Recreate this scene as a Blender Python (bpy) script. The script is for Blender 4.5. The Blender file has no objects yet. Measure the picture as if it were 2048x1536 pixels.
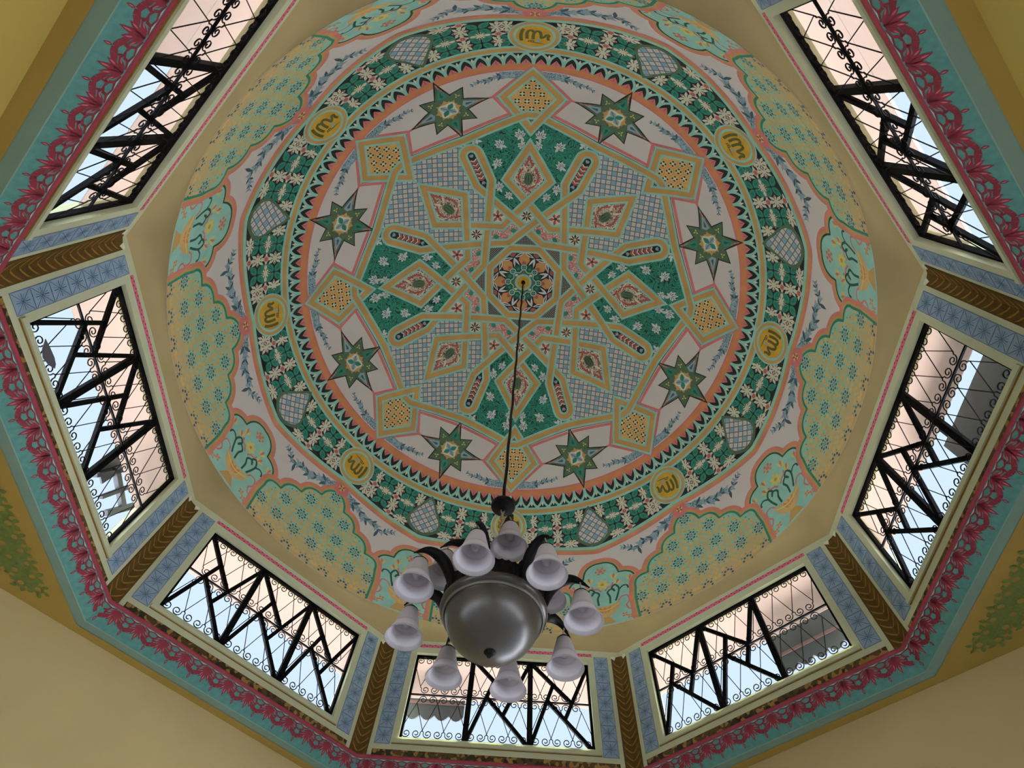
import bpy, bmesh, math, random
from mathutils import Vector, Matrix, geometry
random.seed(7)
scene = bpy.context.scene
COL = scene.collection
pi = math.pi
Z0 = 6.75                      # floor is z = 0, the eye stands at 1.6 m

# ------------------------------------------------------------------ camera
cam_d = bpy.data.cameras.new('camera')
cam_d.sensor_width = 36.0
cam_d.lens = 36.0 * 1115.4 / 2048.0
cam_d.clip_start = 0.05
cam_d.clip_end = 400
cam = bpy.data.objects.new('camera', cam_d)
COL.objects.link(cam)
_r = Vector((-0.99884994, 0.02286801, 0.04214094))
_d = Vector((-0.03887275, -0.90075411, -0.43258634))
_f = Vector((0.02806623, -0.43372697, 0.90060713))
M = Matrix.Identity(4)
for i in range(3):
    M[i][0] = _r[i]; M[i][1] = -_d[i]; M[i][2] = -_f[i]
M[0][3], M[1][3], M[2][3] = -0.1219, 2.1712, -5.150 + Z0
cam.matrix_world = M
scene.camera = cam

# ------------------------------------------------------------------ world, exposure
world = bpy.data.worlds.new('overcast_sky')
scene.world = world
world.use_nodes = True
_bg = world.node_tree.nodes['Background']
_bg.inputs['Color'].default_value = (0.74, 0.88, 1.0, 1)
_bg.inputs['Strength'].default_value = 0.245
sun_d = bpy.data.lights.new('sun', 'SUN')
sun_d.energy = 12.5
sun_d.angle = 0.01
sun_d.color = (1.0, 0.97, 0.92)
sun = bpy.data.objects.new('sun', sun_d)
COL.objects.link(sun)
sun.rotation_euler = (math.radians(20), math.radians(-8), 0)
vs = scene.view_settings
scene.display_settings.display_device = 'sRGB'
vs.view_transform = 'Standard'
vs.look = 'None'
vs.gamma = 1.0
vs.use_curve_mapping = False
vs.exposure = 2.15
try:
    scene.cycles.max_bounces = 6
    scene.cycles.diffuse_bounces = 4
    scene.cycles.use_adaptive_sampling = True
    scene.cycles.adaptive_threshold = 0.04
    scene.cycles.use_denoising = True
    scene.cycles.sample_clamp_indirect = 6.0
except Exception:
    pass

# ------------------------------------------------------------------ materials
def lin(c):
    c /= 255.0
    return c / 12.92 if c <= 0.04045 else ((c + 0.055) / 1.055) ** 2.4
def C(r, g, b, s=0.45):
    return tuple(min(0.88, lin(x) / s) for x in (r, g, b))

class NT:
    def __init__(self, name):
        self.m = bpy.data.materials.new(name)
        self.m.use_nodes = True
        self.t = self.m.node_tree
        self.b = self.t.nodes['Principled BSDF']
    def n(self, typ, **kw):
        nd = self.t.nodes.new(typ)
        for k, v in kw.items():
            setattr(nd, k, v)
        return nd
    def link(self, a, b):
        self.t.links.new(a, b)
    def put(self, sock, val):
        if hasattr(val, 'is_output') or isinstance(val, bpy.types.NodeSocket):
            self.link(val, sock)
        elif isinstance(val, (tuple, list)) and len(val) == 3 and sock.type == 'RGBA':
            sock.default_value = (*val, 1)
        else:
            sock.default_value = val
    def math(self, op, a, b=0.0, c=0.0):
        nd = self.n('ShaderNodeMath', operation=op)
        for s, v in zip(nd.inputs, (a, b, c)):
            self.put(s, v)
        return nd.outputs[0]
    def mix(self, fac, a, b):
        nd = self.n('ShaderNodeMix', data_type='RGBA')
        self.put(nd.inputs[0], fac)
        self.put(nd.inputs[6], a)
        self.put(nd.inputs[7], b)
        return nd.outputs[2]
    def uv(self):
        nd = self.n('ShaderNodeUVMap')
        nd.uv_map = 'UVMap'
        sp = self.n('ShaderNodeSeparateXYZ')
        self.link(nd.outputs[0], sp.inputs[0])
        return nd.outputs[0], sp.outputs[0], sp.outputs[1]
    def obj(self):
        nd = self.n('ShaderNodeTexCoord')
        return nd.outputs['Object']
    def noise(self, vec, scale, detail=3.0, rough=0.5, dist=0.0):
        nd = self.n('ShaderNodeTexNoise')
        if vec is not None:
            self.link(vec, nd.inputs['Vector'])
        nd.inputs['Scale'].default_value = scale
        nd.inputs['Detail'].default_value = detail
        nd.inputs['Roughness'].default_value = rough
        nd.inputs['Distortion'].default_value = dist
        return nd.outputs['Fac']
    def voro(self, vec, scale, feature='F1'):
        nd = self.n('ShaderNodeTexVoronoi', feature=feature)
        self.link(vec, nd.inputs['Vector'])
        nd.inputs['Scale'].default_value = scale
        return nd
    def step(self, v, edge, soft=0.03):
        nd = self.n('ShaderNodeMapRange')
        self.put(nd.inputs['Value'], v)
        nd.inputs['From Min'].default_value = edge - soft
        nd.inputs['From Max'].default_value = edge + soft
        return nd.outputs[0]
    def bump(self, h, strength=0.2, dist=0.01):
        nd = self.n('ShaderNodeBump')
        nd.inputs['Strength'].default_value = strength
        nd.inputs['Distance'].default_value = dist
        self.link(h, nd.inputs['Height'])
        self.link(nd.outputs[0], self.b.inputs['Normal'])
    def base(self, c):
        self.put(self.b.inputs['Base Color'], c)

def paint(name, rgb, var=0.10, scale=5.0, rough=0.75, bump=0.0, spec=0.25):
    """matt wall paint with slight unevenness"""
    t = NT(name)
    nz = t.noise(t.obj(), scale, 4.0)
    dark = tuple(x * (1 - var) for x in rgb)
    lite = tuple(min(0.95, x * (1 + var)) for x in rgb)
    t.base(t.mix(t.step(nz, 0.5, 0.25), dark, lite))
    t.b.inputs['Roughness'].default_value = rough
    t.b.inputs['Specular IOR Level'].default_value = spec
    if bump:
        t.bump(t.noise(t.obj(), 60.0, 3.0), bump, 0.004)
    return t.m

K = {}
K['white'] = paint('white_plaster', C(168, 160, 154), 0.04, 2.0)
K['aqua'] = paint('aqua_paint', C(120, 158, 146))
K['gold'] = paint('ochre_paint', C(158, 124, 74))
K['pink'] = paint('rose_paint', C(168, 98, 95))
K['salmon'] = paint('salmon_paint', C(176, 106, 92))
K['orange'] = paint('terracotta_paint', C(178, 110, 72))
K['teal'] = paint('teal_green_paint', C(44, 112, 94))
K['dgreen'] = paint('dark_green_paint', C(40, 75, 62))
K['olive'] = paint('olive_green_paint', C(72, 92, 70))
K['dark'] = paint('near_black_paint', C(38, 40, 38))
K['brownline'] = paint('dark_brown_paint', C(70, 45, 38))
K['blue'] = paint('pale_blue_paint', C(116, 134, 140))
K['dblue'] = paint('slate_blue_paint', C(56, 76, 84))
K['cream'] = paint('cream_paint', C(186, 166, 148))
K['red'] = paint('crimson_paint', C(142, 74, 70))
K['medal'] = paint('amber_gold_paint', C(176, 130, 48), 0.14, 9.0)
K['letter'] = paint('olive_lettering_paint', C(84, 82, 42))
K['yellow'] = paint('yellow_petal_paint', C(178, 160, 92))
K['whiteleaf'] = paint('white_leaf_paint', C(178, 176, 168))
K['petalgold'] = paint('pale_ochre_petal_paint', C(178, 142, 88))
K['peachpaint'] = paint('peach_basket_paint', C(182, 140, 92))

def m_check(name, cell):
    t = NT(name)
    _, u, v = t.uv()
    u = t.math('DIVIDE', u, cell); v = t.math('DIVIDE', v, cell)
    fu = t.math('FRACT', u); fv = t.math('FRACT', v)
    iu = t.math('FLOOR', u); iv = t.math('FLOOR', v)
    k = t.math('FLOORED_MODULO', t.math('ADD', iu, t.math('MULTIPLY', iv, 2.0)), 4.0)
    isblue = t.math('LESS_THAN', k, 0.5)
    par = t.math('FLOORED_MODULO', t.math('ADD', iu, iv), 2.0)
    isgap = t.math('LESS_THAN', par, 0.0)
    c = t.mix(isblue, C(172, 158, 152), C(104, 138, 150))
    d = t.math('ADD', t.math('POWER', t.math('SUBTRACT', fu, 0.65), 2.0), t.math('POWER', t.math('SUBTRACT', fv, 0.65), 2.0))
    dot = t.math('MULTIPLY', t.math('LESS_THAN', d, 0.02), t.math('SUBTRACT', 1.0, isblue))
    c = t.mix(t.math('MULTIPLY', dot, 0.35), c, C(120, 100, 95))
    gp = t.math('MAXIMUM', t.math('LESS_THAN', fu, 0.30), t.math('LESS_THAN', fv, 0.30))
    c = t.mix(gp, c, C(128, 140, 140))
    ln = t.math('MAXIMUM', t.math('LESS_THAN', t.math('ABSOLUTE', t.math('SUBTRACT', fu, 0.15)), 0.065), t.math('LESS_THAN', t.math('ABSOLUTE', t.math('SUBTRACT', fv, 0.15)), 0.065))
    c = t.mix(t.math('MULTIPLY', ln, 0.9), c, C(66, 72, 78))
    t.base(c)
    t.b.inputs['Roughness'].default_value = 0.75
    return t.m
K['check'] = m_check('blue_white_check_paint', 1.28)
K['check_small'] = m_check('blue_white_tile_check_paint', 1.22)

def m_grid(name, cell):
    t = NT(name)
    _, u, v = t.uv()
    u = t.math('DIVIDE', u, cell); v = t.math('DIVIDE', v, cell)
    a = t.math('LESS_THAN', t.math('FRACT', u), 0.45)
    b = t.math('LESS_THAN', t.math('FRACT', v), 0.45)
    c = t.mix(t.math('MAXIMUM', a, b), C(140, 120, 105), C(40, 52, 54))
    t.base(c)
    return t.m
K['grid'] = m_grid('dark_grid_paint', 0.42)

def m_swirl(name, ground, line, scale, freq, edge):
    """paint worked over with dark curling brush lines"""
    t = NT(name)
    uv, u, v = t.uv()
    nz = t.noise(uv, scale, 1.5, 0.5, 1.2)
    w = t.math('FRACT', t.math('MULTIPLY', nz, freq))
    ln = t.math('SUBTRACT', 1.0, t.step(w, edge, 0.05))
    nz2 = t.noise(uv, scale * 0.6, 2.0)
    g2 = tuple(min(0.9, x * 1.25) for x in ground)
    c = t.mix(t.step(nz2, 0.5, 0.2), ground, g2)
    t.base(t.mix(ln, c, line))
    t.b.inputs['Roughness'].default_value = 0.75
    return t.m
K['foliage'] = m_swirl('green_foliage_paint', C(36, 106, 88), C(20, 46, 42), 0.33, 10.0, 0.27)
K['arabesque'] = m_swirl('red_cream_arabesque_paint', C(176, 150, 130), C(92, 48, 42), 0.75, 6.0, 0.38)
K['redscroll'] = m_swirl('rose_scroll_paint', C(150, 86, 78), C(196, 178, 160), 0.9, 5.0, 0.30)
K['bluefeather'] = m_swirl('blue_feather_paint', C(118, 136, 142), C(52, 72, 80), 0.9, 8.0, 0.34)

def m_lattice_ground():
    t = NT('aqua_lattice_ground_paint')
    geo = t.n('ShaderNodeTexCoord')
    sp = t.n('ShaderNodeSeparateXYZ')
    t.link(geo.outputs['Object'], sp.inputs[0])
    nz = t.noise(geo.outputs['Object'], 3.0, 3.0)
    zz = t.math('ADD', sp.outputs[2], t.math('MULTIPLY', t.math('SUBTRACT', nz, 0.5), 0.25))
    f = t.n('ShaderNodeMapRange')
    t.link(zz, f.inputs['Value'])
    f.inputs['From Min'].default_value = -0.80 + Z0
    f.inputs['From Max'].default_value = -0.42 + Z0
    t.base(t.mix(f.outputs[0], C(158, 134, 92), C(122, 154, 134)))
    t.b.inputs['Roughness'].default_value = 0.75
    return t.m
K['latground'] = m_lattice_ground()

def m_flat(name, rgb, rough=0.5, metal=0.0, spec=0.4, var=0.1, sc=8.0):
    t = NT(name)
    nz = t.noise(t.obj(), sc, 3.0)
    t.base(t.mix(nz, tuple(x * (1 - var) for x in rgb), tuple(min(1, x * (1 + var)) for x in rgb)))
    t.b.inputs['Roughness'].default_value = rough
    t.b.inputs['Metallic'].default_value = metal
    t.b.inputs['Specular IOR Level'].default_value = spec
    return t.m
K['iron'] = m_flat('black_painted_iron', (0.003, 0.003, 0.0035), 0.65, 0.0, 0.12)
K['ironbrown'] = m_flat('dark_wire_iron', (0.008, 0.006, 0.006), 0.6, 0.0, 0.15)
K['bronze'] = m_flat('dark_bronze', (0.005, 0.004, 0.004), 0.5, 0.0, 0.18)
K['mahog'] = m_flat('dark_red_brown_metal', (0.05, 0.012, 0.008), 0.35)
K['chain'] = m_flat('beige_brass_chain', (0.42, 0.33, 0.22), 0.4, 0.3)
K['cable'] = m_flat('black_cable', (0.012, 0.011, 0.011), 0.6)

# drum paints
K['cove'] = paint('tan_cove_plaster', C(136, 121, 84), 0.05, 3.0)
K['frame'] = paint('pale_green_cream_paint', C(150, 152, 124), 0.05, 4.0, bump=0.05)
K['tile'] = paint('blue_tile_paint', C(112, 128, 141), 0.08, 14.0)
K['tileline'] = paint('tile_line_paint', C(66, 86, 108))
K['pilaster'] = paint('brown_carving_paint', C(74, 54, 22), 0.25, 18.0)
K['leafgold'] = paint('gold_brown_leaf_paint', C(118, 86, 34), 0.2, 20.0)
K['crimson'] = paint('crimson_moulding_paint', C(118, 46, 54), 0.14, 12.0)
K['crimson2'] = paint('crimson_flower_paint', C(104, 38, 46), 0.2, 14.0)
K['crimsonlight'] = paint('light_rose_vein_paint', C(146, 78, 84))
K['tealface'] = paint('sponged_teal_paint', C(64, 104, 96), 0.14, 30.0)
K['greenstrip'] = paint('grey_green_paint', C(92, 112, 98), 0.05, 6.0)
K['ochrewall'] = paint('ochre_ceiling_paint', C(126, 104, 48), 0.05, 4.0)
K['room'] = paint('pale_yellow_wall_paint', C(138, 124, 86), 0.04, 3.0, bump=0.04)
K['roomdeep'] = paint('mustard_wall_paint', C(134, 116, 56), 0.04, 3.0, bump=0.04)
K['latgreen'] = paint('moss_green_paint', C(84, 96, 44), 0.15, 20.0)
K['pinkdash'] = paint('hot_pink_paint', C(168, 84, 100))
K['pinkdot'] = paint('dark_wine_paint', C(112, 36, 56))
def m_mosaic():
    t = NT('brown_mosaic_paint')
    v = t.voro(t.obj(), 32.0)
    r = t.n('ShaderNodeValToRGB')
    r.color_ramp.interpolation = 'CONSTANT'
    e = r.color_ramp.elements
    e[0].position = 0.0; e[0].color = (*C(70, 50, 24), 1)
    e[1].position = 0.45; e[1].color = (*C(122, 92, 44), 1)
    x = e.new(0.75); x.color = (*C(40, 30, 18), 1)
    sp = t.n('ShaderNodeSeparateXYZ')
    t.link(v.outputs['Color'], sp.inputs[0])
    t.link(sp.outputs[0], r.inputs[0])
    t.base(r.outputs[0])
    return t.m
K['mosaic'] = m_mosaic()

# ------------------------------------------------------------------ mesh builder
class MB:
    def __init__(self):
        self.v = []; self.f = []; self.m = []; self.u = []
        self.mats = []
    def slot(self, key):
        if key not in self.mats:
            self.mats.append(key)
        return self.mats.index(key)
    def add(self, verts, faces, key, uvs=None):
        o = len(self.v); s = self.slot(key)
        self.v.extend(verts)
        self.u.extend(uvs if uvs else [(0.0, 0.0)] * len(verts))
        for f in faces:
            self.f.append(tuple(o + i for i in f))
            self.m.append(s)
    def box(self, x0, x1, y0, y1, z0, z1, key):
        vs_ = [(x, y, z) for x in (x0, x1) for y in (y0, y1) for z in (z0, z1)]
        self.add(vs_, [(0, 1, 3, 2), (4, 6, 7, 5), (0, 4, 5, 1), (2, 3, 7, 6), (0, 2, 6, 4), (1, 5, 7, 3)], key)
    def tube(self, pts, r, key, seg=6, cap=True):
        """pts list of Vector; r float or list"""
        n = len(pts)
        rr = r if isinstance(r, (list, tuple)) else [r] * n
        vs_ = []
        up = None
        for i, p in enumerate(pts):
            a = pts[max(0, i - 1)]; b = pts[min(n - 1, i + 1)]
            d = (b - a).normalized()
            if up is None:
                up = Vector((0, 0, 1)) if abs(d.z) < 0.9 else Vector((1, 0, 0))
            x = d.cross(up)
            if x.length < 1e-6:
                x = d.orthogonal()
            x.normalize()
            y = x.cross(d).normalized()
            up = y
            for s in range(seg):
                t = 2 * pi * s / seg
                vs_.append(tuple(p + (x * math.cos(t) + y * math.sin(t)) * rr[i]))
        fs = []
        for i in range(n - 1):
            for s in range(seg):
                fs.append((i * seg + s, i * seg + (s + 1) % seg, (i + 1) * seg + (s + 1) % seg, (i + 1) * seg + s))
        if cap:
            fs.append(tuple(range(seg - 1, -1, -1)))
            fs.append(tuple((n - 1) * seg + s for s in range(seg)))
        self.add(vs_, fs, key)
    def lathe(self, prof, key, seg=48, cx=0, cy=0, ripple=0.0, nrip=0):
        vs_ = []; fs = []
        n = len(prof)
        for s in range(seg):
            t = 2 * pi * s / seg
            k = 1 + (ripple * math.cos(nrip * t) if ripple else 0)
            for (r, z) in prof:
                vs_.append((cx + r * k * math.cos(t), cy + r * k * math.sin(t), z))
        for s in range(seg):
            s2 = (s + 1) % seg
            for i in range(n - 1):
                fs.append((s * n + i, s2 * n + i, s2 * n + i + 1, s * n + i + 1))
        self.add(vs_, fs, key)
    def mesh(self, name, smooth=False):
        me = bpy.data.meshes.new(name)
        me.from_pydata(self.v, [], self.f)
        for k in self.mats:
            me.materials.append(K[k])
        me.polygons.foreach_set('material_index', self.m)
        if smooth:
            me.polygons.foreach_set('use_smooth', [True] * len(me.polygons))
        if any(u != (0.0, 0.0) for u in self.u):
            uvl = me.uv_layers.new(name='UVMap')
            li = [0] * len(me.loops)
            me.loops.foreach_get('vertex_index', li)
            flat = []
            for i in li:
                flat.extend(self.u[i])
            uvl.data.foreach_set('uv', flat)
        me.update()
        return me
    def build(self, name, parent=None, smooth=False, recalc=False):
        me = self.mesh(name, smooth)
        if recalc:
            b = bmesh.new(); b.from_mesh(me)
            bmesh.ops.recalc_face_normals(b, faces=b.faces)
            b.to_mesh(me); b.free()
        return link(name, me, parent)

def link(name, me, parent=None, rz=None, loc=None):
    o = bpy.data.objects.new(name, me)
    COL.objects.link(o)
    if parent:
        o.parent = parent
    if rz is not None:
        o.rotation_euler = (0, 0, rz)
    if loc is not None:
        o.location = loc
    return o
def empty(name, loc=(0, 0, 0), parent=None):
    o = bpy.data.objects.new(name, None)
    COL.objects.link(o)
    o.location = loc
    o.parent = parent
    o.empty_display_size = 0.1
    return o
def tag(o, label=None, cat=None, kind=None, group=None):
    if label: o['label'] = label
    if cat: o['category'] = cat
    if kind: o['kind'] = kind
    if group: o['group'] = group
    return o

# ------------------------------------------------------------------ dome surface
RD, CD = 3.026, -0.2638          # sphere radius and centre height
TR = 100.1                        # rim, counted as an angle; below 90 the shell runs down as a drum
PH = math.radians(-1.2229)        # turn of the painted pattern
PSI = -0.011333                   # turn of the octagon
def D(th, ph, h=0.0):
    """dome point for polar angle th, azimuth ph (degrees), h metres off the plaster"""
    a = math.radians(ph)
    if th <= 90:
        t = math.radians(th)
        r = (RD - h) * math.sin(t); z = CD + (RD - h) * math.cos(t)
    else:
        s = math.radians(th - 90) * RD
        r = RD - 0.036 * (th - 90) / 10.1 - h
        z = CD - s
    return (-r * math.sin(a), -r * math.cos(a), z + Z0)
def rzk(k, phase=PH):
    return -(math.radians(45.0 * k) + phase)
def Mflat(x, y):
    return math.hypot(x, y), math.degrees(math.atan2(x, y))
def fl(th, ph):
    a = math.radians(ph)
    return (th * math.sin(a), th * math.cos(a))
KO = 0.95
def Mout(x, y):
    return y, x / KO
def ou(th, ph):
    return (ph * KO, th)
MM = 0.001

def put(mb, V2, F, mapf, h, key):
    mb.add([D(*mapf(x, y), h * MM) for x, y in V2], F, key, [(x, y) for x, y in V2])

def dens(poly, step, closed=True):
    out = []
    n = len(poly)
    for i in range(n if closed else n - 1):
        a = poly[i]; b = poly[(i + 1) % n]
        L = math.hypot(b[0] - a[0], b[1] - a[1])
        k = max(1, int(math.ceil(L / step)))
        for j in range(k):
            t = j / k
            out.append((a[0] + (b[0] - a[0]) * t, a[1] + (b[1] - a[1]) * t))
    if not closed:
        out.append(poly[-1])
    return out
def inside(p, poly):
    x, y = p; c = False
    j = len(poly) - 1
    for i in range(len(poly)):
        xi, yi = poly[i]; xj, yj = poly[j]
        if (yi > y) != (yj > y) and x < (xj - xi) * (y - yi) / (yj - yi) + xi:
            c = not c
        j = i
    return c
def area(poly):
    return 0.5 * sum(poly[i - 1][0] * poly[i][1] - poly[i][0] * poly[i - 1][1] for i in range(len(poly)))
def fill(mb, poly, mapf, h, key, step=1.0):
    """area of paint following the dome's curve"""
    if area(poly) < 0:
        poly = poly[::-1]
    b = dens(poly, step)
    xs = [p[0] for p in b]; ys = [p[1] for p in b]
    pts = [Vector(p) for p in b]
    y = min(ys) + step * 0.5
    while y < max(ys):
        x = min(xs) + step * 0.5
        while x < max(xs):
            if inside((x, y), b):
                d = min((x - q[0]) ** 2 + (y - q[1]) ** 2 for q in b)
                if d > (0.4 * step) ** 2:
                    pts.append(Vector((x, y)))
            x += step
        y += step
    r = geometry.delaunay_2d_cdt(pts, [], [list(range(len(b)))], 1, 1e-5)
    put(mb, [(p.x, p.y) for p in r[0]], [tuple(f) for f in r[2]], mapf, h, key)
def fan(mb, poly, mapf, h, key):
    cx = sum(p[0] for p in poly) / len(poly); cy = sum(p[1] for p in poly) / len(poly)
    n = len(poly)
    if max(max(abs(p[0] - cx), abs(p[1] - cy)) for p in poly) > 1.45:
        xs = [p[0] for p in poly]; ys = [p[1] for p in poly]
        if min(max(xs) - min(xs), max(ys) - min(ys)) > 1.0:
            return fill(mb, poly, mapf, h, key, 0.9)
    put(mb, [(cx, cy)] + list(poly), [(0, i + 1, (i + 1) % n + 1) for i in range(n)], mapf, h, key)
def ribbon(mb, pts, o0, o1, mapf, h, key, closed=False, step=0.95, taper=None):
    """band between two offsets from a line, mitred at its bends"""
    n = len(pts)
    nn = []
    for i in range(n):
        if closed:
            a = pts[i - 1]; b = pts[i]; c = pts[(i + 1) % n]
        else:
            b = pts[i]; a = pts[i - 1] if i else None; c = pts[i + 1] if i < n - 1 else None
        def nor(p, q):
            dx, dy = q[0] - p[0], q[1] - p[1]
            L = math.hypot(dx, dy) or 1e-9
            return (-dy / L, dx / L)
        if a is None: nn.append(nor(b, c)); continue
        if c is None: nn.append(nor(a, b)); continue
        n1 = nor(a, b); n2 = nor(b, c)
        mx, my = n1[0] + n2[0], n1[1] + n2[1]
        L2 = (mx * mx + my * my) / 2
        if L2 < 0.18: L2 = 0.18
        nn.append((mx / L2, my / L2))
    V = []; F = []
    nc = max(1, int(math.ceil(abs(o1 - o0) / 0.85)))
    m = n if closed else n - 1
    for i in range(m):
        a, b = pts[i], pts[(i + 1) % n]
        na, nb = nn[i], nn[(i + 1) % n]
        L = math.hypot(b[0] - a[0], b[1] - a[1])
        k = max(1, int(math.ceil(L / step)))
        ta = taper[i] if taper else 1.0
        tb = taper[(i + 1) % n] if taper else 1.0
        for j in range(k + 1):
            t = j / k
            w = ta + (tb - ta) * t
            px, py = a[0] + (b[0] - a[0]) * t, a[1] + (b[1] - a[1]) * t
            qx, qy = na[0] + (nb[0] - na[0]) * t, na[1] + (nb[1] - na[1]) * t
            for c_ in range(nc + 1):
                o_ = (o0 + (o1 - o0) * c_ / nc) * w
                V.append((px + qx * o_, py + qy * o_))
            if j:
                q = len(V) - 2 * (nc + 1)
                for c_ in range(nc):
                    F.append((q + c_, q + c_ + 1, q + nc + 2 + c_, q + nc + 1 + c_))
    put(mb, V, F, mapf, h, key)
def stroke(mb, pts, w, mapf, h, key, taper=None):
    ribbon(mb, pts, -w / 2, w / 2, mapf, h, key, False, 0.95, taper)
def bez(p0, p1, p2, p3, n=8):
    out = []
    for i in range(n + 1):
        t = i / n; s = 1 - t
        out.append(tuple(s ** 3 * a + 3 * s * s * t * b + 3 * s * t * t * c + t ** 3 * d for a, b, c, d in zip(p0, p1, p2, p3)))
    return out
def smooth_path(pts, n=5, closed=False):
    """Catmull-Rom through the points"""
    out = []
    N = len(pts)
    for i in range(N if closed else N - 1):
        g = lambda j: pts[j % N] if closed else pts[min(max(j, 0), N - 1)]
        p0, p1, p2, p3 = g(i - 1), g(i), g(i + 1), g(i + 2)
        for j in range(n):
            t = j / n
            out.append(tuple(0.5 * (2 * b + (c - a) * t + (2 * a - 5 * b + 4 * c - d) * t * t + (3 * b - a - 3 * c + d) * t ** 3)
                             for a, b, c, d in zip(p0, p1, p2, p3)))
    if not closed:
        out.append(pts[-1])
    return out
def ell(cx, cy, rx, ry, n=14, rot=0.0):
    c, s = math.cos(rot), math.sin(rot)
    return [(cx + rx * math.cos(t) * c - ry * math.sin(t) * s, cy + rx * math.cos(t) * s + ry * math.sin(t) * c)
            for t in (2 * pi * i / n for i in range(n))]
def leaf(x0, y0, ang, L, w, n=5):
    """pointed leaf from (x0,y0) in direction ang (radians)"""
    dx, dy = math.cos(ang), math.sin(ang)
    pts = []
    for i in range(n + 1):
        t = i / n
        b = w * math.sin(pi * t) * (1.15 - 0.3 * t)
        pts.append((x0 + dx * L * t - dy * b, y0 + dy * L * t + dx * b))
    for i in range(n - 1, 0, -1):
        t = i / n
        b = w * math.sin(pi * t) * (1.15 - 0.3 * t)
        pts.append((x0 + dx * L * t + dy * b, y0 + dy * L * t - dx * b))
    return pts
def rep8(name, me, parent, ks=range(8), off=0.0, first=None):
    """the same painted piece, eight times around the dome"""
    out = []
    for k in ks:
        out.append(link(name, me, parent, rzk(k + off / 45.0)))
    return out

# ---- the shell
mb = MB()
NA, = (360,)
ths = [0.0] + [1.0 * i for i in range(1, 91)] + [92.5, 95, 97.5, TR]
V = [D(0, 0)]
for th in ths[1:]:
    for i in range(NA):
        V.append(D(th, 360.0 * i / NA))
F = [(0, 1 + (i + 1) % NA, 1 + i) for i in range(NA)]
for r in range(len(ths) - 2):
    for i in range(NA):
        a = 1 + r * NA + i; b = 1 + r * NA + (i + 1) % NA
        F.append((a, b, b + NA, a + NA))
mb.add(V, F, 'white')
dome = mb.build('ceiling_dome', None, True)
tag(dome, 'painted plaster dome with interlaced stars over the octagonal drum', 'dome', 'structure')

def ringpart(name, t0, t1, key, h, nseg=360, sub=1.0, parent=None):
    """painted ring; t0 and t1 are numbers or functions of azimuth"""
    mb = MB()
    g0 = t0 if callable(t0) else (lambda p: t0)
    g1 = t1 if callable(t1) else (lambda p: t1)
    w = max(g1(p) - g0(p) for p in range(0, 360, 9))
    k = max(1, int(math.ceil(w / sub)))
    V = []; F = []; U = []
    for i in range(nseg):
        p = 360.0 * i / nseg
        for j in range(k + 1):
            t = g0(p) + (g1(p) - g0(p)) * j / k
            V.append(D(t, p, h * MM)); U.append(fl(t, p))
    for i in range(nseg):
        i2 = (i + 1) % nseg
        for j in range(k):
            F.append((i * (k + 1) + j, i2 * (k + 1) + j, i2 * (k + 1) + j + 1, i * (k + 1) + j + 1))
    mb.add(V, F, key, U)
    o = mb.build(name, parent or dome)
    o.rotation_euler = (0, 0, rzk(0))
    return o

# ---- centre: rosette, octagon, cells
XY = lambda L: [fl(t, p) for t, p in L]
def isect(a, b, c, d):
    x1, y1 = a; x2, y2 = b; x3, y3 = c; x4, y4 = d
    den = (x1 - x2) * (y3 - y4) - (y1 - y2) * (x3 - x4)
    if abs(den) < 1e-9: return None
    t = ((x1 - x3) * (y3 - y4) - (y1 - y3) * (x3 - x4)) / den
    u = ((x1 - x3) * (y1 - y2) - (y1 - y3) * (x1 - x2)) / den
    return t, u, (x1 + t * (x2 - x1), y1 + t * (y2 - y1))
# strands, in degrees
B1, B2, DS, DT, LB, LW, LT = 16.5, 11.7, (28.8, 11.2), 37.6, 29.3, 2.1, 39.7
pD0 = fl(DS[0], -DS[1]); pD1 = fl(B1, 22.5)          # diamond strand from its left shoulder to the bend on the right
pD0m = fl(DS[0], DS[1]); pD1m = fl(B1, -22.5)
lob = math.degrees(math.asin(LW / LB))
pL0 = fl(LB, 22.5 + lob); pL1 = fl(B2, -22.5)          # far arm of the loop at 22.5 to the bend at -22.5
pL0b = fl(LB, 22.5 - lob); pL1b = fl(B2, 67.5)
X0 = isect(pD0, pD1, pD0m, pD1m)[2]
I1 = isect(pL0, pL1, pD0, pD1)[2]
CC = isect(pL0, pL1, pL0b, pL1b)[2]
X1 = isect(pL0, pL1, fl(LB, -22.5 - lob), fl(B2, 22.5))[2]
mir = lambda p: (-p[0], p[1])
def rot2(p, deg):
    a = math.radians(deg); c, s = math.cos(a), math.sin(a)
    return (p[0] * c + p[1] * s, -p[0] * s + p[1] * c)

mb = MB()
fill(mb, [fl(27.2, 360.0 * i / 64) for i in range(64)], Mflat, 0.8, 'arabesque', 1.0)
o = mb.build('arabesque_ground', dome); o.rotation_euler = (0, 0, rzk(0))

wedge = [fl(42.2, -22.5), fl(46.3, 0), fl(42.2, 22.5), CC, I1, X0, mir(I1), mir(CC)]
for key, nm, ks in (('foliage', 'green_foliage_panel', (0, 2, 4, 6)), ('check', 'check_panel', (1, 3, 5, 7))):
    for k in ks:
        mb = MB()
        fill(mb, [rot2(p, 45 * k) for p in wedge], Mflat, 1.6, key)
        o = mb.build(nm, dome); o.rotation_euler = (0, 0, rzk(0))
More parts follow.
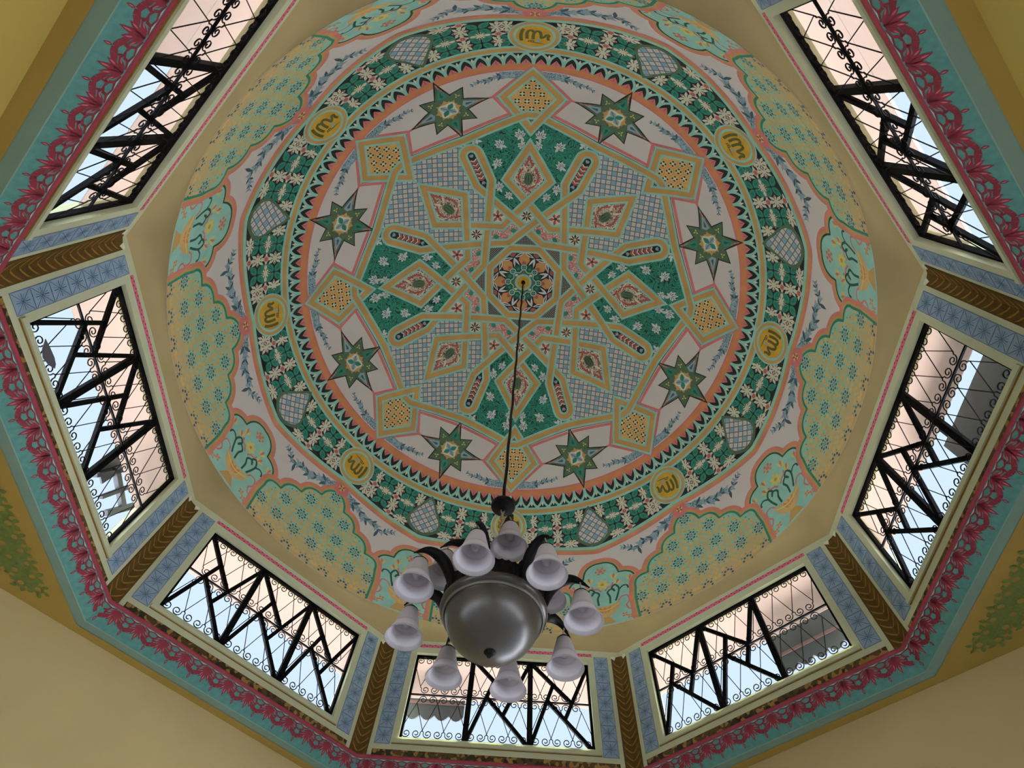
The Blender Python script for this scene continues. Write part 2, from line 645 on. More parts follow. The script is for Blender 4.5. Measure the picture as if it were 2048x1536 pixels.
# cream flower squares on the eight axes
def flower4(mb, cx, cy, r, mapf, h, key, n=4, rot0=0.0, w=0.3, hole=0.1):
    for i in range(n):
        a = rot0 + 2 * pi * i / n
        fan(mb, leaf(cx + hole * r * math.cos(a), cy + hole * r * math.sin(a), a, r * (1 - hole), r * w), mapf, h, key)
mb = MB()
q = [X0, I1, X1, mir(I1)]
fill(mb, q, Mflat, 1.6, 'cream')
cx, cy = 0, (X0[1] + X1[1]) / 2
flower4(mb, cx, cy, 1.7, Mflat, 2.2, 'brownline', 4, pi / 4, 0.14)
flower4(mb, cx, cy, 1.5, Mflat, 2.2, 'brownline', 4, 0, 0.12)
rep8('flower_square', mb.mesh('flower_square'), dome)
# cream corners on the half axes
mb = MB()
q = [CC, I1, fl(B1, 22.5), rot2(mir(I1), 45)]
fill(mb, q, Mflat, 1.6, 'cream')
c = fl(19.6, 22.5)
flower4(mb, c[0], c[1], 1.9, Mflat, 2.2, 'red', 5, 0.3, 0.2)
fan(mb, ell(c[0], c[1], 0.42, 0.42), Mflat, 2.6, 'brownline')
for da in (-1, 1):
    cc = fl(22.6, 22.5 + da * 1.2)
    fan(mb, leaf(cc[0], cc[1], pi / 2 - math.radians(22.5) + da * 0.5, 1.6, 0.3), Mflat, 2.2, 'teal')
rep8('flower_corner', mb.mesh('flower_corner'), dome)
# rose scroll cells between the two inner bends
mb = MB()
a = isect(pL0, pL1, fl(LB, 67.5 - lob), fl(B2, 112.5)) if False else None
cell = [fl(B2, 22.5), X1, I1, fl(B1, 22.5), rot2(mir(I1), 45), rot2(X1, 45)]
fill(mb, cell, Mflat, 1.2, 'redscroll')
for da in (-9.5, 9.5):
    c = fl(14.6, 22.5 + da)
    fan(mb, ell(c[0], c[1], 0.75, 0.6), Mflat, 2.2, 'teal')
rep8('rose_scroll_cell', mb.mesh('rose_scroll_cell'), dome)
# dark gridded triangles around the octagon
mb = MB()
OC = 9.35 / math.cos(math.radians(22.5))
fill(mb, [fl(OC, -22.5), fl(B2, -22.5), X1, fl(B2, 22.5), fl(OC, 22.5)], Mflat, 1.6, 'grid')
rep8('grid_triangle', mb.mesh('grid_triangle'), dome)
# rosette
ros = empty('centre_rosette', (0, 0, 0), dome); ros.rotation_euler = (0, 0, rzk(0))
mb = MB()
fill(mb, [fl(9.2 / math.cos(math.radians(22.5)), 22.5 + 45 * i) for i in range(8)], Mflat, 1.8, 'dark')
mb.build('rosette_ground', ros)
mb = MB()
for i in range(8):
    a = 45 * i
    c = fl(6.3, a)
    fan(mb, [fl(4.6, a - 6), fl(6.3, a - 14), fl(8.0, a - 8), fl(8.3, a), fl(8.0, a + 8), fl(6.3, a + 14), fl(4.6, a + 6)], Mflat, 2.4, 'orange')
    fan(mb, [fl(5.6, a - 5), fl(6.8, a - 9), fl(7.9, a), fl(6.8, a + 9), fl(5.6, a + 5)], Mflat, 2.8, 'gold')
    for s in (-1, 0, 1):
        p = fl(4.8, a + s * 6)
        fan(mb, leaf(p[0], p[1], math.radians(90 - a + s * 14), 1.3, 0.18), Mflat, 3.2, 'red')
mb.build('orange_petals', ros)
mb = MB()
for i in range(8):
    a = 45 * i
    for s in (-1, 1):
        p = fl(8.35, a)
        ang = math.atan2(fl(7.3, a + s * 21)[1] - p[1], fl(7.3, a + s * 21)[0] - p[0])
        L = math.dist(p, fl(7.3, a + s * 21))
        fan(mb, leaf(p[0], p[1], ang, L, 0.42), Mflat, 3.4, 'whiteleaf')
        fan(mb, leaf(p[0] + 0.5 * math.cos(ang), p[1] + 0.5 * math.sin(ang), ang, L - 1.0, 0.16), Mflat, 3.8, 'brownline')
        p = fl(7.3, a + 22.5)
        ang = math.radians(90 - (a + 22.5)) + pi + s * 0.28
        fan(mb, leaf(p[0], p[1], ang, 2.6, 0.28), Mflat, 3.4, 'whiteleaf')
    for s in (-1, 0, 1):
        p = fl(7.6, a + 22.5)
        fan(mb, leaf(p[0], p[1], math.radians(90 - (a + 22.5)) + s * 0.7, 1.5, 0.3), Mflat, 3.2, 'red')
mb.build('white_petals', ros)
mb = MB()
fan(mb, ell(0, 0, 5.0, 5.0, 40), Mflat, 2.4, 'dgreen')
for i in range(8):
    c = fl(4.15, 45 * i)
    fan(mb, ell(c[0], c[1], 0.85, 0.85, 16), Mflat, 2.8, 'aqua')
    fan(mb, ell(c[0], c[1], 0.55, 0.55, 14), Mflat, 3.2, 'dark')
    flower4(mb, c[0], c[1], 0.5, Mflat, 3.5, 'aqua', 4, 0, 0.22, 0.1)
    c = fl(4.0, 45 * i + 22.5)
    fan(mb, ell(c[0], c[1], 0.4, 0.4), Mflat, 2.8, 'teal')
ribbon(mb, [fl(3.2 + 0.35 * math.cos(math.radians(8 * 5 * i)), 5 * i) for i in range(72)], -0.14, 0.14, Mflat, 3.6, 'aqua', True)
fan(mb, [fl(2.9 + 0.35 * math.cos(math.radians(8 * 5 * i)), 5 * i) for i in range(72)], Mflat, 3.2, 'olive')
for i in range(4):
    c = fl(2.75, 45 + 90 * i)
    fan(mb, ell(c[0], c[1], 0.45, 0.35), Mflat, 3.6, 'cream')
mb.build('rosette_ring', ros)
mb = MB()
fan(mb, ell(0, 0, 2.3, 2.3, 36), Mflat, 4.0, 'aqua')
fan(mb, ell(0, 0, 1.75, 1.75, 36), Mflat, 4.4, 'medal')
mb.build('gold_centre', ros)

# ---- interlaced straps
def arc_loop(phc):
    """rounded outer end of a loop from its low arm round to its high arm"""
    a = math.radians(phc)
    e = (math.sin(a), math.cos(a)); s = (math.cos(a), -math.sin(a))
    P = lambda r, t: (e[0] * r + s[0] * t, e[1] * r + s[1] * t)
    r0 = LT - LW
    out = [P(LB, -LW)]
    for i in range(11):
        t = pi - pi * i / 10
        out.append(P(r0 + LW * math.sin(t), LW * math.cos(t)))
    out.append(P(LB, LW))
    return out
strands = []
S = []
for k in range(8):
    S += [fl(DT, 45 * k), fl(DS[0], 45 * k - DS[1]), fl(B1, 45 * k + 22.5), fl(DS[0], 45 * (k + 1) + DS[1])]
strands.append(('diamond_strap', S))
for st in (0, 1):
    S = []
    for i in range(4):
        j = 2 * i + st
        S += arc_loop(22.5 + 45 * j)[::-1]
        S += [fl(B2, 22.5 + 45 * (j + 1))]
    strands.append(('loop_strap', S))
S = []
for k in range(8):
    S += [fl(46.2, 45 * k - 1.4), fl(46.2, 45 * k + 1.4), fl(42.2, 45 * k + 22.5)]
strands.append(('sixteen_sided_strap', S))
for k in range(8):
    strands.append(('kite_strap', [fl(58.2, 45 * k), fl(51.5, 45 * k + 7.6), fl(42.1, 45 * k), fl(51.5, 45 * k - 7.6)]))
strands.append(('octagon_strap', [fl(OC, 22.5 + 45 * i) for i in range(8)]))
WA, WG = 1.22, 0.66
# crossings and their over / under order
cross = []
for a in range(len(strands)):
    for b in range(a, len(strands)):
        A, B_ = strands[a][1], strands[b][1]
        for i in range(len(A)):
            for j in range(len(B_)):
                if a == b and (j <= i + 1 or (i == 0 and j == len(A) - 1)):
                    continue
                r = isect(A[i], A[(i + 1) % len(A)], B_[j], B_[(j + 1) % len(B_)])
                if r and 0.001 < r[0] < 0.999 and 0.001 < r[1] < 0.999:
                    cross.append((a, i + r[0], b, j + r[1], r[2]))
order = {s: [] for s in range(len(strands))}
for ci, (a, ta, b, tb, p) in enumerate(cross):
    order[a].append((ta, ci, 0)); order[b].append((tb, ci, 1))
for s in order: order[s].sort()
over = {}
for ci0 in range(len(cross)):
    if ci0 in over: continue
    over[ci0] = 0
    todo = [ci0]
    while todo:
        ci = todo.pop()
        for side in (0, 1):
            s = cross[ci][0 if side == 0 else 2]
            L = order[s]
            idx = next(i for i, e in enumerate(L) if e[1] == ci and e[2] == side)
            isover = over[ci] == side
            for dlt in (-1, 1):
                e = L[(idx + dlt) % len(L)]
                if e[1] not in over:
                    over[e[1]] = e[2] if not isover else 1 - e[2]
                    todo.append(e[1])
sparts = []
for si, (nm, S) in enumerate(strands):
    mb = MB()
    ribbon(mb, S, -WA, WA, Mflat, 3.2, 'aqua', True)
    ribbon(mb, S, -WG, WG, Mflat, 3.6, 'gold', True)
    for (t, ci, side) in order[si]:
        if over[ci] != side: continue
        i = int(t)
        a, b = S[i], S[(i + 1) % len(S)]
        p = cross[ci][4]
        L = math.dist(a, b)
        d = ((b[0] - a[0]) / L, (b[1] - a[1]) / L)
        oth = strands[cross[ci][2 if side == 0 else 0]][1]
        ot = cross[ci][3 if side == 0 else 1]
        oa, ob = oth[int(ot)], oth[(int(ot) + 1) % len(oth)]
        od = ((ob[0] - oa[0]) / math.dist(oa, ob), (ob[1] - oa[1]) / math.dist(oa, ob))
        sn = max(0.45, abs(d[0] * od[1] - d[1] * od[0]))
        hl = 1.02 * WA / sn + 0.25
        ln = [(p[0] - d[0] * min(hl, math.dist(p, a)), p[1] - d[1] * min(hl, math.dist(p, a))),
              (p[0] + d[0] * min(hl, math.dist(p, b)), p[1] + d[1] * min(hl, math.dist(p, b)))]
        ribbon(mb, ln, -WA, WA, Mflat, 4.4, 'aqua')
        ribbon(mb, ln, -WG, WG, Mflat, 4.8, 'gold')
    o = mb.build(nm, dome); o.rotation_euler = (0, 0, rzk(0))

# ---- diamonds: arabesque with a seed pod
mb = MB()
dia = [fl(DT, 0), fl(DS[0], DS[1]), X0, fl(DS[0], -DS[1])]
fill(mb, dia, Mflat, 2.2, 'arabesque')
pod = ell(0, 28.6, 1.15, 1.75, 20)
fan(mb, pod, Mflat, 2.8, 'olive')
for t in (-0.5, 0, 0.5):
    stroke(mb, [(t, 27.3), (t * 1.5, 28.6), (t, 29.9)], 0.16, Mflat, 3.2, 'dark', [0.3, 1, 0.3])
for s in (-1, 1):
    stroke(mb, smooth_path([(s * 0.3, 26.0), (s * 1.9, 27.2), (s * 2.5, 29.6), (s * 1.2, 31.8), (s * 0.35, 33.6), (0, 35.2)]), 0.5, Mflat, 2.8, 'red',
           None)
    stroke(mb, smooth_path([(s * 1.0, 26.8), (s * 3.4, 28.2), (s * 2.9, 30.6)]), 0.34, Mflat, 2.8, 'cream')
    fan(mb, leaf(s * 0.5, 30.6, pi / 2 - s * 0.5, 2.2, 0.35), Mflat, 3.0, 'cream')
fan(mb, ell(0, 25.6, 0.4, 0.45), Mflat, 3.0, 'red')
rep8('diamond_panel', mb.mesh('diamond_panel'), dome)
# loops: rose chevrons
mb = MB()
lp = arc_loop(22.5)
fill(mb, lp + [fl(27.0, 22.5)], Mflat, 2.2, 'dark')
a = math.radians(22.5); e = (math.sin(a), math.cos(a)); s_ = (math.cos(a), -math.sin(a))
P = lambda r, t: (e[0] * r + s_[0] * t, e[1] * r + s_[1] * t)
for i in range(5):
    r = 30.6 + 1.25 * i
    fan(mb, [P(r - 0.55, 0), P(r - 0.1, -0.85), P(r + 0.85, -0.85), P(r + 0.4, 0), P(r + 0.85, 0.85), P(r - 0.1, 0.85)], Mflat, 2.6, 'red')
    stroke(mb, [P(r + 0.75, -0.75), P(r + 0.25, 0), P(r + 0.75, 0.75)], 0.3, Mflat, 2.9, 'cream')
for r, d in ((37.0, 1), (30.0, -1)):
    for t in (-0.5, 0, 0.5):
        b = P(r, 0)
        fan(mb, leaf(b[0], b[1], math.atan2(e[1], e[0]) + (pi if d < 0 else 0) + t, 1.1, 0.2), Mflat, 2.8, 'blue')
rep8('chevron_panel', mb.mesh('chevron_panel'), dome)
# kites: dotted gold, small dark tip
mb = MB()
kt = [fl(58.0, 0), fl(51.5, 7.4), fl(46.2, 2.9), fl(46.2, -2.9), fl(51.5, -7.4)]
fill(mb, kt, Mflat, 2.2, 'petalgold')
kin = [fl(56.2, 0), fl(51.5, 6.0), fl(47.4, 2.9), fl(47.4, -2.9), fl(51.5, -6.0)]
for i in range(-5, 6):
    for j in range(-5, 6):
        cx, cy = (i + 0.5 * (j % 2)) * 2.35, 52.0 + j * 2.05
        if not inside((cx, cy), kin): continue
        fan(mb, ell(cx, cy, 0.42, 0.42, 8), Mflat, 2.8, 'cream')
        for q in range(4):
            a = pi / 4 + q * pi / 2
            fan(mb, ell(cx + 0.56 * math.cos(a), cy + 0.56 * math.sin(a), 0.27, 0.24, 7), Mflat, 3.0, 'dark')
        for q in range(6):
            a = pi / 6 + q * pi / 3
            b = a + pi / 3
            stroke(mb, [(cx + 1.3 * math.cos(a), cy + 1.3 * math.sin(a)), (cx + 1.3 * math.cos(b), cy + 1.3 * math.sin(b))], 0.1, Mflat, 2.5, 'orange')
fill(mb, [fl(42.6, 0), fl(46.0, 3.2), fl(46.4, 0), fl(46.0, -3.2)], Mflat, 2.2, 'grid')
rep8('dotted_kite', mb.mesh('dotted_kite'), dome)
# rose outlines of the kites and the sixteen-sided strap, on the white
mb = MB()
for s in (-1, 1):
    ribbon(mb, [fl(59.6, 0), fl(51.7, s * 9.6), fl(46.4, s * 5.6)], 0, s * 0.75, Mflat, 1.4, 'pink')
    ribbon(mb, [fl(46.4, s * 5.6), fl(43.9, s * 21.6)], 0, s * 0.75, Mflat, 1.4, 'pink')
    ribbon(mb, [fl(51.7, s * 9.6), fl(51.7, s * 12.0)], -0.25, 0.25, Mflat, 1.4, 'pink')
    ribbon(mb, [fl(59.5, 0), fl(51.6, s * 9.4), fl(46.3, s * 5.4)], 0, -s * 0.28, Mflat, 2.0, 'brownline')
    ribbon(mb, [fl(46.3, s * 5.4), fl(43.6, s * 22.3)], 0, -s * 0.25, Mflat, 2.0, 'brownline')
rep8('rose_outline', mb.mesh('rose_outline'), dome)

# ---- white lilies on the green panels
def lily(mb, th, ph, ang, s, mapf=Mflat, conv=fl):
    x, y = conv(th, ph)
    for da, L in ((-1.15, 1.5), (-0.55, 1.9), (0.05, 2.2), (0.6, 1.8), (1.2, 1.5)):
        fan(mb, leaf(x, y, ang + da, L * s, 0.38 * s), mapf, 2.6, 'whiteleaf')
        fan(mb, leaf(x + 0.25 * s * math.cos(ang + da), y + 0.25 * s * math.sin(ang + da), ang + da, L * s * 0.6, 0.09 * s), mapf, 3.0, 'dgreen')
    fan(mb, leaf(x, y, ang + pi - 0.3, 1.5 * s, 0.35 * s), mapf, 2.6, 'whiteleaf')
    fan(mb, leaf(x, y, ang + pi + 0.9, 1.2 * s, 0.3 * s), mapf, 2.6, 'whiteleaf')
mb = MB()
for s in (-1, 1):
    lily(mb, 38.2, s * 10.6, pi / 2 - s * 0.9, 1.0)
    lily(mb, 40.2, s * 3.4, pi / 2 - s * 0.3, 1.05)
    lily(mb, 38.2, s * 3.0, -pi / 2 + s * 0.2, 0.8)
    lily(mb, 41.0, s * 18.6, pi - pi * (s > 0) + s * 0.5, 0.95)
    lily(mb, 33.3, s * 14.2, pi / 2 + s * 0.6, 0.95)
    lily(mb, 26.8, s * 15.6, pi / 2 - s * 0.2, 0.9)
    lily(mb, 24.0, s * 11.0, pi / 2 - s * 0.7, 0.8)
rep8('white_lilies', mb.mesh('white_lilies'), dome, (0, 2, 4, 6))

# ---- stars
def starpts(L, S, I, cth):
    pts = []
    for i in range(8):
        r = L if i % 2 == 0 else S
        a = pi / 4 * i
        pts.append((r * math.sin(a), r * math.cos(a)))
        a += pi / 8
        pts.append((I * math.sin(a), I * math.cos(a)))
    return pts
STH = 51.65
def Mstar(x, y):
    th = STH + y
    return th, 22.5 + x / math.sin(math.radians(th))
def mkstar():
    o_ = {}
    mb = MB()
    ribbon(mb, starpts(8.4, 6.6, 4.1, 0), -0.75, 0.0, Mstar, 2.0, 'pink', True)
    fan(mb, starpts(8.3, 6.4, 4.0, 0), Mstar, 2.4, 'olive')
    ribbon(mb, starpts(8.3, 6.4, 4.0, 0), 0.0, 0.22, Mstar, 2.8, 'dark', True)
    for i in range(4):
        a = pi / 2 * i
        R_ = lambda x, y: (x * math.cos(a) + y * math.sin(a), -x * math.sin(a) + y * math.cos(a))
        key = 'teal' if i % 2 == 0 else 'blue'
        fan(mb, [R_(0, 6.6), R_(1.05, 3.6), R_(0, 3.1), R_(-1.05, 3.6)], Mstar, 2.8, key)
        fan(mb, [R_(0, 5.4), R_(0.35, 4.0), R_(0, 3.7), R_(-0.35, 4.0)], Mstar, 3.2, 'dgreen' if key == 'teal' else 'dblue')
        b = a + pi / 4
        c = (4.1 * math.sin(b), 4.1 * math.cos(b))
        flower4(mb, c[0], c[1], 0.7, Mstar, 2.9, 'yellow', 3, b, 0.22)
        for sg in (-1, 1):
            stroke(mb, [R_(sg * 0.2, 7.3), R_(sg * 1.75, 3.4)], 0.14, Mstar, 2.9, 'dark')
    body = mb.mesh('star')
    mb = MB()
    g = [(2.45 + 0.28 * (1 if i % 4 == 0 else -0.4) + 0.2 * math.cos(8 * 2 * pi * i / 64), 2 * pi * i / 64) for i in range(64)]
    fan(mb, [(r * math.sin(t), r * math.cos(t)) for r, t in g], Mstar, 3.4, 'gold')
    fan(mb, [((1.95 + 0.3 * math.cos(4 * t)) * math.sin(t + pi / 4), (1.95 + 0.3 * math.cos(4 * t)) * math.cos(t + pi / 4)) for t in (2 * pi * i / 40 for i in range(40))], Mstar, 3.8, 'cream')
    for i in range(4):
        a = pi / 4 + pi / 2 * i
        fan(mb, leaf(0, 0, a, 2.0, 0.62), Mstar, 4.2, 'teal' if i % 2 else 'blue')
        stroke(mb, [(0.2 * math.cos(a), 0.2 * math.sin(a)), (1.7 * math.cos(a), 1.7 * math.sin(a))], 0.14, Mstar, 4.5, 'dblue')
    return body, mb.mesh('star_flower')
sb, sf = mkstar()
for k in range(8):
    o = link('painted_star', sb, dome, rzk(k))
    link('star_flower', sf, o)

# ---- blue feather ornaments
def feather(mb, base, path, width, mapf, conv, hb=1.6, side=1):
    pts = [conv(*p) for p in path]
    sp = smooth_path(pts, 5)
    n = len(sp)
    tp = [max(0.12, (1 - i / (n - 1)) ** 0.8 * (0.75 + 0.35 * math.sin(i * 0.9))) for i in range(n)]
    ribbon(mb, sp, -width / 2, width / 2, mapf, hb, 'bluefeather', False, 1.3, tp)
    for i in range(2, n - 2, 2):
        d = math.atan2(sp[i + 1][1] - sp[i - 1][1], sp[i + 1][0] - sp[i - 1][0])
        for sgn in (-1, 1):
            L = width * (0.35 + 0.5 * tp[i])
            fan(mb, leaf(sp[i][0], sp[i][1], d + sgn * 0.8, L, L * 0.17, 4), mapf, hb + 0.4, 'dblue' if (i // 2) % 2 else 'blue')
    if base:
        b = [conv(*p) for p in base]
        fill(mb, b, mapf, hb, 'bluefeather')
for s in (-1, 1):
    mb = MB()
    feather(mb, [(58.6, s * 1.6), (58.6, s * 7.5), (57.2, s * 9.2), (56.6, s * 5.6), (56.4, s * 3.6)],
            [(57.4, s * 6.5), (57.2, s * 9.0), (56.5, s * 11.0), (56.7, s * 13.0), (56.0, s * 15.0)], 1.9, Mflat, fl)
    rep8('blue_feather', mb.mesh('blue_feather'), dome)
    mb = MB()
    feather(mb, [(76.3, s * 1.4), (76.6, s * 2.6), (78.6, s * 5.0), (80.6, s * 3.9), (78.5, s * 2.2)],
            [(78.2, s * 3.0), (78.9, s * 6.2), (80.2, s * 8.6), (80.0, s * 11.0), (81.2, s * 13.2), (80.0, s * 15.0), (79.6, s * 16.6)], 2.5, Mout, ou)
    fan(mb, leaf(*ou(80.9, s * 12.6), pi / 2 + s * 0.2, 2.4, 0.35), Mout, 2.0, 'dblue')
    rep8('blue_feather', mb.mesh('blue_feather_long'), dome)

# ---- rings
ringpart('rose_line', 58.75, 59.15, 'pink', 1.6)
ringpart('terracotta_band', 59.1, 60.75, 'orange', 1.2)
ringpart('dark_band', 60.6, 64.6, 'dark', 0.9)
def wavy(b, amp):
    return lambda p: b + amp * math.cos(math.radians(p * 56)) 
ringpart('aqua_line', 63.95, 66.15, 'aqua', 2.8)
ringpart('ochre_line', 64.5, 65.55, 'gold', 3.2)
def tl(p):
    q = (p + 22.5) % 45 - 22.5
    return 74.15 + 3.3 * (abs(q) / 22.5) ** 1.25
ringpart('flower_band', 66.0, lambda p: tl(p) + 0.3, 'dark', 0.9)
ringpart('aqua_border', lambda p: tl(p) - 0.1, lambda p: tl(p) + 0.75, 'aqua', 3.0)
ringpart('ochre_border', lambda p: tl(p) + 0.7, lambda p: tl(p) + 1.35, 'gold', 3.0)
ringpart('rose_border', lambda p: tl(p) + 1.3, lambda p: tl(p) + 2.1, 'salmon', 3.0)

# scallops, 112 around
PS = 360.0 / 112
mb = MB()
for s in (-1, 1):
    stroke(mb, [ou(t, p) for t, p in bez((60.9, s * 0.05), (62.3, s * 0.1), (63.5, s * 0.75), (64.15, s * 2.1), 8)], 0.60, Mout, 2.2 + 0.3 * (s > 0), 'aqua')
fan(mb, [ou(60.75, 0.35), ou(61.2, 0.45), ou(61.3, 0), ou(61.2, -0.45), ou(60.75, -0.35), ou(60.6, 0)], Mout, 2.3, 'aqua')
fan(mb, leaf(*ou(62.0, 0.0), pi / 2, 1.7, 0.28), Mout, 1.8, 'cream')
for s in (-1, 1):
    fan(mb, leaf(*ou(62.6, s * 0.1), pi / 2 - s * 0.7, 1.0, 0.12), Mout, 1.8, 'teal')
fan(mb, [ou(60.6, PS / 2 - 1.25), ou(61.3, PS / 2 - 0.75), ou(62.2, PS / 2), ou(61.3, PS / 2 + 0.75), ou(60.6, PS / 2 + 1.25)], Mout, 1.5, 'pink')
stroke(mb, [ou(60.9, PS / 2), ou(61.9, PS / 2)], 0.16, Mout, 1.8, 'red')
sm = mb.mesh('scallop')
for i in range(112):
    link('scallop', sm, dome, rzk(i * PS / 45))

# flowers of the green band
ROWS = (67.9, 72.6)
MIDR = 70.25
def greenflower(th):
    mb = MB()
    c = ou(th, 0)
    for i in range(4):
        a = pi / 4 + i * pi / 2
        fan(mb, leaf(c[0], c[1], a, 2.9, 0.78), Mout, 1.4, 'teal')
        for da in (-0.22, 0.22):
            fan(mb, leaf(c[0] + 0.7 * math.cos(a), c[1] + 0.7 * math.sin(a), a + da, 1.6, 0.09, 3), Mout, 1.8, 'dgreen')
        b = i * pi / 2
        stroke(mb, [(c[0] + 0.3 * math.cos(b), c[1] + 0.3 * math.sin(b)), (c[0] + 1.7 * math.cos(b), c[1] + 1.7 * math.sin(b))], 0.2, Mout, 1.7, 'dark')
    fan(mb, ell(c[0], c[1], 0.32, 0.32, 8), Mout, 2.1, 'dark')
    return mb.mesh('green_flower')
def creamcluster(th, rot=0.0):
    mb = MB()
    c = ou(th, 0)
    cr, sr = math.cos(rot), math.sin(rot)
    T = lambda x, y: (c[0] + x * cr - y * sr, c[1] + x * sr + y * cr)
    for i in range(8):
        t_ = i * pi / 4
        L_ = 2.35 if i in (2, 6) else (1.55 if i in (0, 4) else 2.0)
        aa = t_ if i % 2 == 0 else (pi / 2 + (0.62 if i in (3, 7) else -0.62) + (pi if i > 4 else 0))
        fan(mb, leaf(c[0], c[1], aa + rot, L_, 0.40), Mout, 1.3, 'cream')
    fan(mb, ell(c[0], c[1], 0.62, 0.75, 8, rot), Mout, 1.5, 'cream')
    for i in range(8):
        a = i * pi / 4 + pi / 8 + rot
        k = 0.95 + 0.35 * abs(math.sin(a - rot))
        fan(mb, leaf(c[0] + 0.40 * k * math.cos(a), c[1] + 0.40 * k * math.sin(a), a, 0.7 * k, 0.10, 3), Mout, 1.7, 'brownline')
    for i in range(4):
        a = i * pi / 2 + rot
        k = 1.9 if i % 2 else 1.15
        fan(mb, ell(c[0] + k * math.cos(a), c[1] + k * math.sin(a), 0.2, 0.2, 6), Mout, 1.7, 'red')
    return mb.mesh('cream_flower')
def redflower(th):
    mb = MB()
    c = ou(th, 0)
    for i in range(4):
        a = i * pi / 2
        fan(mb, leaf(c[0], c[1], a, 1.5, 0.3), Mout, 1.4, 'cream')
    fan(mb, ell(c[0], c[1], 0.72, 0.72, 12), Mout, 1.8, 'cream')
    fan(mb, ell(c[0], c[1], 0.58, 0.58, 12), Mout, 2.0, 'pink')
    flower4(mb, c[0], c[1], 0.5, Mout, 2.3, 'red', 4, pi / 4, 0.25)
    return mb.mesh('rose_flower')
GF = [greenflower(t) for t in ROWS]
CF = [creamcluster(t) for t in ROWS]
CM = creamcluster(MIDR, pi / 2)
CE = creamcluster(75.2, pi / 2)
RF = redflower(MIDR)
RE = redflower(75.0)
for k in range(8):
    for s in (-1, 1):
        for i in range(3):
            p = s * (3.35 + 6.6 * i)
            for m in GF:
                if i == 0 : continue
                link('green_flower', m, dome, rzk(k + p / 45))
            if i:
                link('cream_flower', CM, dome, rzk(k + p / 45))
            p = s * 6.6 * (i + 1) - s * 0.0
            if i < 2:
                for m in CF:
                    link('cream_flower', m, dome, rzk(k + p / 45))
                link('rose_flower', RF, dome, rzk(k + p / 45))
        link('cream_flower', CE, dome, rzk(k + s * 16.4 / 45))
        link('rose_flower', RE, dome, rzk(k + s * 13.0 / 45))
        for m in GF[:1]:
            link('green_flower', m, dome, rzk(k + s * 4.4 / 45))
        link('cream_flower', CF[0], dome, rzk(k + s * 19.6 / 45))
        link('cream_flower', CF[1], dome, rzk(k + s * 5.0 / 45))

# check lozenges between the medallions
mb = MB()
pe = smooth_path([ou(65.9, 0), ou(69.2, 2.5), ou(72.5, 4.4), ou(74.9, 4.2), ou(76.8, 1.8), ou(77.1, 0), ou(76.8, -1.8), ou(74.9, -4.2), ou(72.5, -4.4), ou(69.2, -2.5)], 4, True)
pe[0] = ou(65.7, 0)
fan(mb, pe, Mout, 3.4, 'olive')
pi_ = [((x) * 0.84, 72.0 + (y - 72.0) * 0.84) for x, y in pe]
o0 = len(mb.v)
fan(mb, pi_, Mout, 3.8, 'check_small')
rr = math.radians(45)
for i in range(o0, len(mb.u)):
    x, y = mb.u[i]
    mb.u[i] = (x * math.cos(rr) - (y - 72) * math.sin(rr), x * math.sin(rr) + (y - 72) * math.cos(rr))
pm = mb.mesh('check_lozenge')
for k in range(8):
    link('check_lozenge', pm, dome, rzk(k + 0.5))

# medallions with the name in brush lettering
MT = 69.35
def Mmed(x, y):
    return MT - y, x / math.sin(math.radians(MT))
mb = MB()
ribbon(mb, ell(0, 0, 4.05, 4.35, 48), -0.62, 0.62, Mmed, 3.6, 'aqua', True)
ribbon(mb, ell(0, 0, 4.02, 4.3, 48), -0.32, 0.32, Mmed, 4.0, 'gold', True)
fan(mb, ell(0, 0, 3.75, 4.0, 40), Mmed, 3.4, 'aqua')
fan(mb, ell(0, 0, 3.2, 3.45, 40), Mmed, 4.2, 'medal')
med = mb.mesh('medallion')
mb = MB()
stroke(mb, smooth_path([(2.25, 1.5), (2.35, 0.6), (2.3, -0.6), (2.0, -1.9), (1.75, -2.3)]), 0.62, Mmed, 4.8, 'letter', None)
stroke(mb, smooth_path([(1.25, 0.9), (1.3, 0.0), (1.25, -1.0), (0.95, -1.75), (0.45, -1.85), (0.15, -1.3)]), 0.58, Mmed, 4.8, 'letter')
stroke(mb, smooth_path([(0.2, 1.0), (0.2, 0.1), (0.1, -0.9), (-0.25, -1.55), (-0.75, -1.6), (-1.1, -1.0)]), 0.58, Mmed, 4.9, 'letter')
stroke(mb, smooth_path([(-1.0, -1.2), (-1.15, -0.3), (-1.2, 0.5), (-1.7, 0.1), (-2.1, -0.55), (-2.5, -0.4), (-2.35, 0.4), (-2.55, 1.1)]), 0.53, Mmed, 5.0, 'letter')
stroke(mb, [(-1.9, 2.35), (-0.4, 2.1), (1.2, 1.75)], 0.24, Mmed, 4.8, 'letter', [0.4, 1, 0.6])
stroke(mb, smooth_path([(0.2, 1.95), (0.15, 1.45), (0.5, 1.4), (0.55, 1.75), (0.6, 1.4), (0.95, 1.45), (1.0, 1.9)]), 0.2, Mmed, 5.0, 'letter')
stroke(mb, smooth_path([(-0.95, 0.75), (-0.6, 1.1), (-0.8, 1.6), (-0.5, 1.75), (-0.35, 1.45)]), 0.3, Mmed, 5.0, 'blue')
let = mb.mesh('lettering')
for k in range(8):
    o = link('medallion', med, dome, rzk(k))
    link('lettering', let, o)
